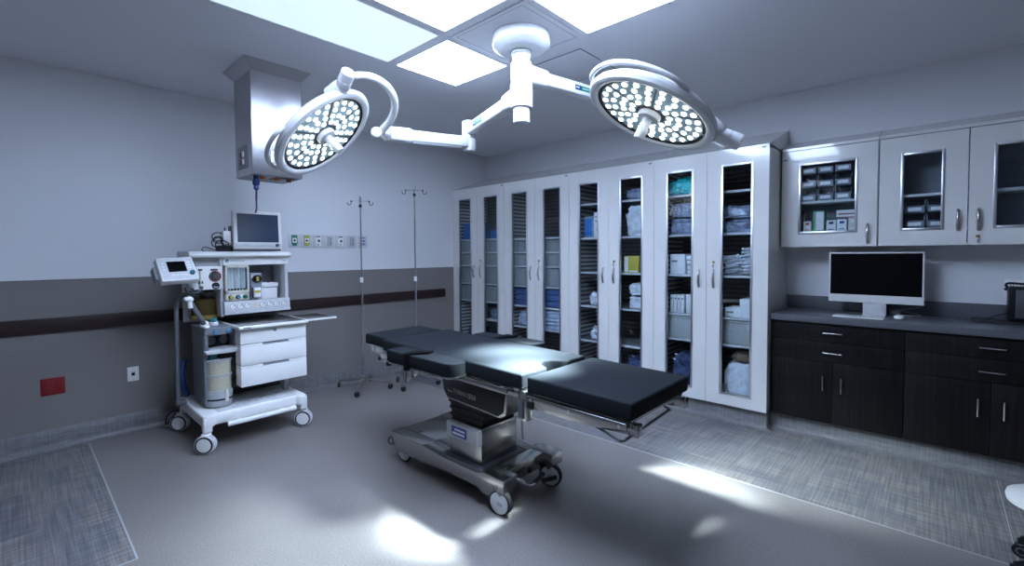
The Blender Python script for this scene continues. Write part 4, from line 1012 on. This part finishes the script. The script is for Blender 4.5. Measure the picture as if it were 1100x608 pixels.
def carton(xc,w,z,h,mats,label,cat='box',y0=-.54,dp=.2,group=None,band=None,name='carton'):
    m=MB(); m.box(xc-w/2,xc+w/2,y0,y0+dp,z+.001,z+h,.002)
    m.mi=1
    if band:
        for (fx0,fx1,fz0,fz1) in band: m.box(xc-w/2+w*fx0,xc-w/2+w*fx1,y0-.0008,y0,z+h*fz0,z+h*fz1)
    m.mi=0; m.box(xc-w/2+.002,xc+w/2-.002,y0+dp*.5-.001,y0+dp*.5+.001,z+h,z+h+.0006)
    return put(m,name,mats,label,cat,group)
def bag(xc,yc,z,size,mats,label,seed,amp=.22,name='plastic_bag',cat='bag',pw=.6):
    m=MB(); m.lump((xc,yc,z+.001),size,amp,11,seed,4,pw=pw); return put(m,name,mats,label,cat)
def folded(xc,z,w,h,n,mats,lab,group,yc=-.40,dp=.28):
    hh=h/n
    for k in range(n):
        m=MB(); sk=random.uniform(-.008,.008)
        m.box(xc-w/2+sk,xc+w/2+sk,yc-dp/2,yc+dp/2,z+k*hh+.001,z+(k+1)*hh-.001,min(.012,hh*.42),3)
        m.box(xc-w/2+sk+.004,xc+w/2+sk-.004,yc-dp/2-.004,yc-dp/2+.02,z+k*hh+.003,z+(k+1)*hh-hh*.45,min(.006,hh*.2),2)
        put(m,'folded_linen',mats,lab[k] if isinstance(lab,list) else lab,'linen',group)
carton(dc[0],.30,1.645,.215,[BLUEBOX,LABELB],'taller bright blue box on the top shelf next to the corner',band=((.1,.9,.72,.75),))
carton(dc[1]+.02,.26,1.645,.105,[BLUEBOX,LABELB],'low bright blue box behind the second door from the corner',band=((.1,.9,.3,.36),))
bag(dc[0],-.40,.167,(.30,.24,.34),FILMD,'dark plastic bag at the bottom behind the first door from the corner',2)
m=MB(); m.lathe([(0,0),(.030,0),(.032,.01),(.032,.11),(.014,.14),(.014,.16),(0,.16)],(dc[1]+.06,-.50,.602),seg=24); m.mi=1; m.cyl((dc[1]+.06,-.50,.762),(dc[1]+.06,-.50,.787),.017)
m2=MB(); m2.box(dc[1]-.19,dc[1]+.19,-.56,-.06,.580,.600,.002); s_=m2
bo=put(m,'bottle',[FILM,WHITEP],'small white bottle low behind the second door from the corner','bottle')
bb=[o for o in bpy.data.objects if o.name.startswith('tall_cabinet')][0]
build(m2,'shelf',SHELF,bb)
bag(dc[1]-.08,-.42,.601,(.18,.2,.15),FILMB,'small crumpled film pack beside the bottle low in the corner cabinet',5)
folded(dc[2],.825,.34,.20,3,LINEN,['lowest blue folded linen behind the third door, upper stack','middle blue folded linen behind the third door, upper stack','topmost blue folded linen behind the third door, upper stack'],'folded blue linens')
folded(dc[3],.825,.36,.215,3,LINEN,['lowest of three blue folded linens behind the fourth door','middle of three blue folded linens behind the fourth door','topmost of three blue folded linens behind the fourth door'],'folded blue linens')
folded(dc[3],.57,.36,.225,5,LINENW,['lowest pale folded linen in the stack behind the fourth door','second lowest pale folded linen behind the fourth door','middle pale folded linen of five behind the fourth door','second highest pale folded linen behind the fourth door','topmost pale folded linen of five behind the fourth door'],'folded pale linens')
bag(dc[2],-.42,.57,(.32,.26,.20),LINENW,'crumpled pale blue pack behind the third door from the corner',8,.3,'linen_pack','pack')
# cabinet three
carton(dc[4]-.06,.12,1.616,.225,[FILMB,BLUEBOX],'blue wrapped pack beside the white pack with red print',cat='pack',name='wrapped_pack',band=((.0,.8,.1,.9),))
carton(dc[4]+.055,.105,1.616,.265,[PAPER,RED],'white pack with red print behind the fifth door from the corner',cat='pack',y0=-.548,name='wrapped_pack',band=((.1,.9,.80,.83),(.15,.4,.62,.66),(.3,.85,.3,.33)))
bag(dc[4]+.03,-.44,.889,(.24,.2,.145),FILM,'white wrapped pack alone on its shelf behind the fifth door',11,.2,'wrapped_pack','pack')
bag(dc[4]+.05,-.44,.518,(.24,.22,.16),FILM,'loose clear film bundle low behind the fifth door',12,.45)
bag(dc[5]+.01,-.44,1.977,(.30,.24,.12),FILMB,'light blue folded pack on the top shelf behind the sixth door',13,.25,'linen_pack','pack')
bag(dc[5]+.02,-.43,1.616,(.30,.24,.32),FILM,'large white plastic bag with red line behind the sixth door',14,.16,pw=.45)
carton(dc[5]-.045,.155,1.25,.170,[YELLOW,PAPER],'yellow box on the middle shelf behind the sixth door',y0=-.545,dp=.12,band=((.0,.28,.05,.95),(.35,.95,.06,.14)))
carton(dc[5]+.085,.085,1.25,.155,[BROWN,PAPER],'brown box next to the yellow box',y0=-.53,dp=.12,band=((.2,.8,.5,.7),))
bag(dc[5]+.03,-.44,.889,(.24,.22,.135),FILM,'lower of two white packs behind the sixth door',15,.14,'wrapped_pack','pack',pw=.4)
bag(dc[5]+.03,-.44,1.026,(.23,.22,.125),FILM,'upper of two white packs behind the sixth door',16,.18,'wrapped_pack','pack',pw=.4)
bag(dc[5],-.40,.167,(.30,.26,.26),FILMD,'dark bag at the bottom behind the sixth door',17)
# cabinet four
bag(dc[6]-.01,-.45,1.977,(.36,.22,.17),TEALBAG,'teal plastic bag at the top behind the seventh door',18,.3)
bag(dc[6],-.44,1.616,(.30,.24,.155),FILMB,'lower blue-grey pack behind the seventh door',19,.2,'wrapped_pack','pack',pw=.4)
bag(dc[6],-.44,1.772,(.30,.24,.14),FILMB,'upper blue-grey pack behind the seventh door',20,.2,'wrapped_pack','pack',pw=.4)
carton(dc[6]-.06,.14,1.25,.185,[PAPER,GREYTXT],'white carton beside the stacked packs behind the seventh door',band=((.1,.5,.6,.7),))
for k in range(4):
    m=MB(); m.box(dc[6]+.035-.005*k,dc[6]+.165+.004*(k%2),-.545+.003*k,-.40,1.251+k*.043,1.251+k*.043+.039,.006)
    put(m,'flat_pack',FILM,['lowest','second','third','topmost'][k]+' flat white pack of the pile beside the white carton','pack','flat white packs')
for k in range(4): carton(dc[6]-.115+k*.034,.030,.889,.165,[PAPER,GREYTXT],['first','second','third','fourth'][k]+' narrow upright white box behind the seventh door',y0=-.535,dp=.15,band=((.2,.8,.75,.85),),group='narrow upright boxes')
carton(dc[6]+.085,.12,.889,.175,[PAPER,GREYTXT],'wide white box beside the narrow upright boxes',band=((.5,.9,.55,.85),(.5,.9,.2,.3)))
m=MB(); w=.40
for q,(xc,lab) in enumerate(((dc[6],'pale grey drawer bin behind the seventh door'),(dc[7],'pale grey drawer bin behind the eighth door'))):
    m=MB(); m.box(xc-w/2,xc+w/2,-.545,-.10,.656,.852,.006); m.mi=1
    for kx in (-.07,.07): m.box(xc+kx-.006,xc+kx+.006,-.549,-.545,.80,.852); m.tube([(xc+kx-.004,-.549,.80),(xc+kx,-.553,.785),(xc+kx+.004,-.549,.80)],.0025,seg=6)
    m.mi=0; m.box(xc-w/2-.004,xc+w/2+.004,-.555,-.535,.842,.860,.003)
    put(m,'drawer_bin',[mat('pale_bin',(.40,.42,.42),.5),SHELF],lab,'bin')
bag(dc[6],-.41,.167,(.30,.28,.36),FILMD,'dark blue plastic bag at the bottom behind the seventh door',21,.3)
for k in range(2):
    bag(dc[7],-.44,1.616+k*.125,(.32,.24,.12),FILMB,('lower','upper')[k]+' clear film pack behind the eighth door',22+k,.3,'wrapped_pack','pack',pw=.4)
for g,(xc,zc,n,sp) in enumerate(((dc[7]-.075,1.251,7,.05),(dc[7]+.07,1.251,8,.055))):
    m=MB()
    for k in range(n):
        z=zc+.014+k*.024*(1+.25*g); x=xc+random.uniform(-.02,.02); a=random.uniform(-.35,.35)
        p=V((x-.05*math.cos(a),-.535,z)); q=V((x+.055*math.cos(a),-.50,z+.03*math.sin(a)+.02))
        m.tube([p,q],.0075,seg=8,smooth=False); m.ball(p,.013); m.ball(q,.013)
    m.box(xc-.06,xc+.06,-.49,-.36,zc,zc+n*.024*(1+.2*g),.02)
    put(m,'tubing_bundle',FILM,('lower','taller')[g]+' bundle of white tubing behind the eighth door','tubing')
carton(dc[7]-.06,.115,.889,.085,[PAPER,GREYTXT],'low white box behind the eighth door',band=((.1,.6,.4,.6),))
carton(dc[7]+.07,.135,.889,.160,[PAPER,LABELB],'tall white box with blue corner behind the eighth door',y0=-.548,band=((.82,.98,.05,.45),))
m=MB(); m.lump((dc[7]+.01,-.41,.168),(.29,.27,.33),.12,10,31,4,pw=.5); m.mi=1; m.lump((dc[7]+.02,-.42,.50),(.20,.18,.10),.4,12,33,3)
put(m,'waste_bag',[FILM,BROWN],'stuffed white plastic bag at the bottom behind the eighth door','bag')

# ------------------------------------------------------------------ upper wall cabinets
YU=-.289; UZ0,UZ1=1.490,2.285
def upper(x0,x1,label,doors):
    t=thing('wall_cabinet',((x0+x1)/2,-.15,UZ0),label,'cabinet','white wall cabinets')
    m=MB()
    m.box(x0,x0+.018,YU+.022,0,UZ0,2.31); m.box(x1-.018,x1,YU+.022,0,UZ0,2.31); m.box(x0,x1,YU+.022,0,UZ0,UZ0+.018); m.box(x0,x1,YU+.022,0,2.29,2.31)
    m.prism([(YU,2.290),(YU,2.312),(0,2.410),(0,2.29)],'x',x0,x1)
    m.mi=1; m.box(x0+.018,x1-.018,-.012,0,UZ0+.018,2.29)
    m.box(x0+.018,x0+.02,YU+.022,-.012,UZ0+.018,2.29); m.box(x1-.02,x1-.018,YU+.022,-.012,UZ0+.018,2.29)
    build(m,'body',[CABW,mat('upper_interior',(.30,.32,.36),.5)],t)
    for zz in (1.598,1.845):
        m=MB(); m.box(x0+.02,x1-.02,YU+.04,-.012,zz,zz+.021,.002); build(m,'shelf',SHELF,t)
    ds=[door(t,*d) for d in doors]
    return t,ds
XA=3.880
t,ds=upper(XA,4.526,'white wall cabinet with the widest glass pane, beside the tall cabinets',[(XA+.002,4.522,UZ0,UZ1,YU,4.004,4.402,1.595,2.175,4.467,(1.515,1.660))])
m=MB(); m.box(XA+.012,XA+.045,YU-.0008,YU,2.215,2.223); m.mi=1; m.box(XA+.014,XA+.030,YU-.0007,YU,2.228,2.243); build(m,'maker_label',[LABELB,LIGHTG],ds[0])
upper(4.530,5.496,'white two-door wall cabinet above the right half of the counter',[(4.532,5.009,UZ0,UZ1,YU,4.655,4.893,1.598,2.165,4.962,(1.592,1.735)),(5.014,5.492,UZ0,UZ1,YU,5.130,5.376,1.598,2.165,5.062,(1.592,1.735),1.548)])
# stacked open-front bins
def stackbin(xc,z,w,h,label,group,full,y0=-.235,dp=.20):
    m=MB()
    sidep=[(y0,z),(y0+dp,z),(y0+dp,z+h),(y0+.045,z+h),(y0+.03,z+h*.55),(y0,z+h*.48)]
    m.prism(sidep,'x',xc-w/2,xc-w/2+.005); m.prism(sidep,'x',xc+w/2-.005,xc+w/2)
    m.box(xc-w/2,xc+w/2,y0,y0+dp,z,z+.005); m.box(xc-w/2,xc+w/2,y0+dp-.005,y0+dp,z,z+h); m.box(xc-w/2,xc+w/2,y0,y0+.005,z,z+h*.48)
    m.box(xc-w/2-.003,xc+w/2+.003,y0-.004,y0+.006,z+h*.44,z+h*.50,.002)
    m.mi=1; m.box(xc-w*.32,xc+w*.32,y0-.0022,y0-.0004,z+h*.14,z+h*.38)
    o=put(m,'stacking_bin',[BINB,PAPER],label,'bin',group)
    if full:
        m=MB(); m.lump((xc,y0+dp*.55,z+.006),(w*.8,dp*.7,h*.62),.4,12,full,3); put(m,'film_bundle',FILM,'crumpled clear film items inside the '+label.split(' blue')[0]+' bin','supplies')
for r_ in range(3):
    for k in range(3):
        xc=4.065+k*.118; z=1.867+r_*.112
        lab=f"{['lower','middle','upper'][r_]} row, {['left','centre','right'][k]} blue-grey stacking bin in the wall cabinet"
        stackbin(xc,z,.110,.108,lab,'blue-grey stacking bins',(40+k+3*r_) if (r_,k) in ((0,0),(1,0),(0,1)) else 0)
for r_ in range(2):
    for k in range(2):
        xc=4.735+k*.125; z=1.620+r_*.108
        lab=f"{['lower','upper'][r_]} {['left','right'][k]} of four bins behind the narrow middle glass door"
        stackbin(xc,z,.117,.104,lab,'bins in the middle wall cabinet',0)
xs=((4.06,.055,.085,[PAPER,ORANGE],'small white box with orange print, first in the lower row of the wall cabinet'),(4.14,.075,.165,[GREENP,PAPER],'tall green and white box in the lower row of the wall cabinet'),(4.225,.062,.085,[PAPER,DKBLUE],'small white box with dark print right of the green box'),(4.297,.062,.088,[PAPER,LABELB],'small white box with blue print under the pink box'),(4.375,.072,.098,[CREAM,PAPER],'cream box at the right end of the lower row'))
for xc,w_,h_,mm,lb in xs:
    carton(xc,w_,1.619,h_,mm,lb,y0=-.225,dp=.10,band=((.25,.95,.05,.95),) if mm[0] is GREENP else ((.25,.75,.62,.85),(.2,.8,.10,.18)))
carton(4.325,.130,1.7195,.062,[PAPER,PINK],'long white box with pink print lying on the small boxes',y0=-.22,dp=.09,band=((.0,1,.0,.12),(.1,.9,.4,.6),(.9,1,.0,1)))
carton(4.03,.02,1.619,.18,[DARKG,PINK],'dark narrow box at the left end of the lower row',y0=-.2,dp=.08,band=((.1,.9,.5,.8),))

# ------------------------------------------------------------------ base cabinets and counter
YB=-.56
def base_cab(x0,x1,label):
    t=thing('base_cabinet',((x0+x1)/2,-.28,.138),label,'cabinet','dark base cabinets')
    m=MB(); m.box(x0,x1,YB+.021,-.003,.140,.904); build(m,'body',DWOOD,t)
    xm=(x0+x1)/2
    def pull(p,a,b_):
        m=MB(); a,b_=V(a),V(b_); d=(b_-a).normalized()
        m.cyl(a-d*.012+V((0,-.026,0)),b_+d*.012+V((0,-.026,0)),.0055,seg=12,bev=.001)
        m.cyl(a,a+V((0,-.026,0)),.0045,seg=10); m.cyl(b_,b_+V((0,-.026,0)),.0045,seg=10)
        build(m,'handle',CHROME,p)
    for z0,z1,hz in ((.762,.900,.832),(.612,.758,.680)):
        m=MB(); m.box(x0+.0015,x1-.0015,YB,YB+.020,z0,z1,.001); d=build(m,'drawer',DWOOD,t); pull(d,(xm-.048,YB,hz),(xm+.048,YB,hz))
    for a,b_,hx in ((x0+.0015,xm-.0015,xm-.058),(xm+.0015,x1-.0015,xm+.058)):
        m=MB(); m.box(a,b_,YB,YB+.020,.140,.608,.001); d=build(m,'door',DWOOD,t); pull(d,(hx,YB,.400),(hx,YB,.492))
base_cab(3.885,4.708,'dark wood base cabinet under the computer, next to the tall cabinets')
base_cab(4.710,5.548,'dark wood base cabinet at the right edge of the picture')
m=MB(); m.box(3.880,5.60,-.586,-.003,.905,.952,.003); m.box(3.880,5.60,-.020,-.003,.950,1.067,.002)
tag(build(m,'countertop',GRAN,loc=(4.7,-.29,.905)),'dark grey speckled countertop with backsplash on the base cabinets','countertop')

# computer
CM=thing('desktop_computer',(4.51,-.2,.952),'white all-in-one desktop computer with black screen on the counter','computer')
m=MB(); m.box(4.215,4.798,-.212,-.200,1.047,1.443,.004,3); build(m,'housing',WHITEP,CM)
m=MB(); m.box(4.226,4.787,-.2128,-.2118,1.108,1.433); m.mi=1; m.cyl((4.506,-.2128,1.4385),(4.506,-.2118,1.4385),.002,seg=10); build(m,'screen',[SCREEN,BLACK],CM,smooth=False)
m=MB(); m.prism([(-.20,1.06),(-.185,1.06),(-.125,.962),(-.125,.953),(-.27,.953),(-.27,.958),(-.15,.962)],'x',4.440,4.582,.001); m.box(4.440,4.582,-.205,-.190,.955,1.11,.002); build(m,'stand',LIGHTG,CM)
m=MB(); m.box(4.282,4.588,-.500,-.388,.953,.962,.003); k_=build(m,'computer_keyboard',WHITEP,loc=(4.435,-.444,.953)); tag(k_,'slim white keyboard in front of the desktop computer','keyboard')
for r_ in range(5):
    nk=12; x=4.290
    for k in range(nk):
        w_=.0235 if not (r_==0 and k in(3,)) else .0235
        m=MB(); m.box(x,x+.0215,-.492+r_*.021,-.4735+r_*.021,.9615,.9650,.0012); build(m,'key',LIGHTG,k_); x+=.0247
m=MB(); m.lump((4.668,-.375,.953),(.062,.105,.030),0,1,0,3,pw=.8); tag(build(m,'computer_mouse',WHITEP,loc=(4.668,-.375,.953)),'white mouse right of the keyboard','mouse')
m=MB(); m.tube([(4.60,-.03,1.0),(4.60,-.06,.97),(4.66,-.12,.959),(4.74,-.14,.959),(4.78,-.10,.960),(4.72,-.06,.975),(4.64,-.08,.985),(4.66,-.14,.961),(4.72,-.18,.959),(4.73,-.14,.960)],.003,seg=8); m.tube([(4.60,-.12,.962),(4.62,-.10,.99),(4.70,-.05,1.0),(4.79,-.08,1.03),(4.80,-.16,1.06)],.003,seg=8); m.box(4.60,4.66,-.10,-.04,.953,.985,.004)
tag(build(m,'power_cable',GREYP,loc=(4.68,-.1,.953)),'thin grey cable coiled on the counter right of the computer stand','cable')
# dark devices at the counter's right end
m=MB(); m.box(5.055,5.48,-.21,-.045,.953,.972,.004); m.mi=1; m.box(5.07,5.3,-.2105,-.2095,.957,.962); tag(build(m,'flat_dock',[BLACK,DARKG],loc=(5.27,-.13,.953)),'flat black tray lying on the right end of the counter','tray')
m=MB(); m.box(5.222,5.50,-.19,-.075,.973,1.205,.015,3); cs=tag(build(m,'equipment_case',BLACK,loc=(5.36,-.13,.973)),'black upright case standing on the flat black tray','case')
m=MB(); m.tube([(5.235,-.13,1.19),(5.215,-.13,1.205),(5.225,-.13,1.225),(5.30,-.13,1.222),(5.40,-.13,1.218),(5.46,-.13,1.20)],.008,seg=8); m.ball((5.214,-.135,1.185),.011); build(m,'handle',BLACK,cs)
m=MB(); m.box(5.255,5.47,-.193,-.189,.995,1.185,.003); build(m,'front_panel',DARKG,cs)
m=MB(); m.tube([(5.135,-.175,.974),(5.14,-.17,.985),(5.165,-.16,1.0),(5.20,-.15,1.012),(5.228,-.14,1.018)],.004,seg=8); tag(build(m,'short_cord',RUBBER,loc=(5.18,-.16,.973)),'short black cord looping from the flat tray to the black case','cord')

# ------------------------------------------------------------------ things cut by the right edge
EQX,EQY=5.375,-.89
ST=thing('rolling_stool',(5.36,-1.72,0),'black rolling base at the lower right edge of the picture','stool')
for k in range(5):
    a=2*PI*k/5+2.35
    m=MB(); ex,ey=5.36+.25*math.cos(a),-1.72+.25*math.sin(a)
    m.tube([(5.36,-1.72,.12),(5.36+.12*math.cos(a),-1.72+.12*math.sin(a),.11),(ex,ey,.085)],lambda s:.026-.008*s,seg=10); build(m,'leg',BLACK,ST)
    m=MB(); ax=V((-math.sin(a+.5),math.cos(a+.5),0)); c=V((ex,ey,.034))
    for s in (-1,1): m.lathe([(0,-.010),(.028,-.010),(.034,-.005),(.034,.005),(.028,.010),(0,.010)],c+ax*s*.016,ax,22)
    m.box(ex-.02,ex+.02,ey-.02,ey+.02,.055,.085,.008); m.mi=1; m.lathe([(.012,.011),(.020,.0115),(.012,.012)],c+ax*.017,ax,18); m.lathe([(.012,.011),(.020,.0115),(.012,.012)],c-ax*.017,-ax,18); build(m,'caster',[BLACK,DARKG],ST)
m=MB(); m.cyl((5.36,-1.72,.09),(5.36,-1.72,.42),.025); build(m,'column',NICKEL,ST)
m=MB(); m.lathe([(0,.42),(.17,.42),(.19,.44),(.19,.47),(.17,.495),(0,.50)],(5.36,-1.72,0),seg=40); build(m,'seat',VINYL,ST)
m=MB(); m.lathe([(0,.015),(.17,.015),(.195,.028),(.20,.05),(.195,.07),(.16,.09),(0,.095)],(EQX,EQY,0),seg=48); m.mi=1; m.cyl((EQX,EQY,.09),(EQX,EQY,.75),.02)
for k in range(4): m.cyl((EQX+.15*math.cos(k*PI/2+.6),EQY+.15*math.sin(k*PI/2+.6),0),(EQX+.15*math.cos(k*PI/2+.6),EQY+.15*math.sin(k*PI/2+.6),.03),.02)
tag(build(m,'equipment_stand',[WHITEP,CHROME],loc=(EQX,EQY,0)),'white rounded stand foot cut by the right edge of the picture','equipment stand')

# ------------------------------------------------------------------ camera, view
cam=bpy.data.cameras.new('camera'); co=bpy.data.objects.new('camera',cam); COL.objects.link(co)
F=494.27; cam.sensor_width=36; cam.sensor_fit='HORIZONTAL'; cam.lens=F*36/1100; cam.shift_y=-13.856/1100; cam.clip_start=.05
yaw,pi_,ro=math.radians(42.6227),math.radians(-1.9983),math.radians(-.3595)
fwd=V((-math.sin(yaw)*math.cos(pi_),math.cos(yaw)*math.cos(pi_),math.sin(pi_))); r_=V((math.cos(yaw),math.sin(yaw),0)); u_=r_.cross(fwd)
R_=r_*math.cos(ro)+u_*math.sin(ro); U_=-r_*math.sin(ro)+u_*math.cos(ro)
co.matrix_world=Matrix(((R_.x,U_.x,-fwd.x,4.8539),(R_.y,U_.y,-fwd.y,-4.7343),(R_.z,U_.z,-fwd.z,1.4458),(0,0,0,1)))
S.camera=co
wd=bpy.data.worlds.new('world'); S.world=wd; wd.use_nodes=True
wd.node_tree.nodes['Background'].inputs[0].default_value=(.3,.4,.6,1); wd.node_tree.nodes['Background'].inputs[1].default_value=.05
S.view_settings.view_transform='Standard'; S.view_settings.look='None'; S.view_settings.exposure=.18; S.view_settings.gamma=1; S.view_settings.use_curve_mapping=False
S.cycles.max_bounces=8; S.cycles.transparent_max_bounces=12; S.cycles.sample_clamp_indirect=6; S.cycles.use_denoising=True
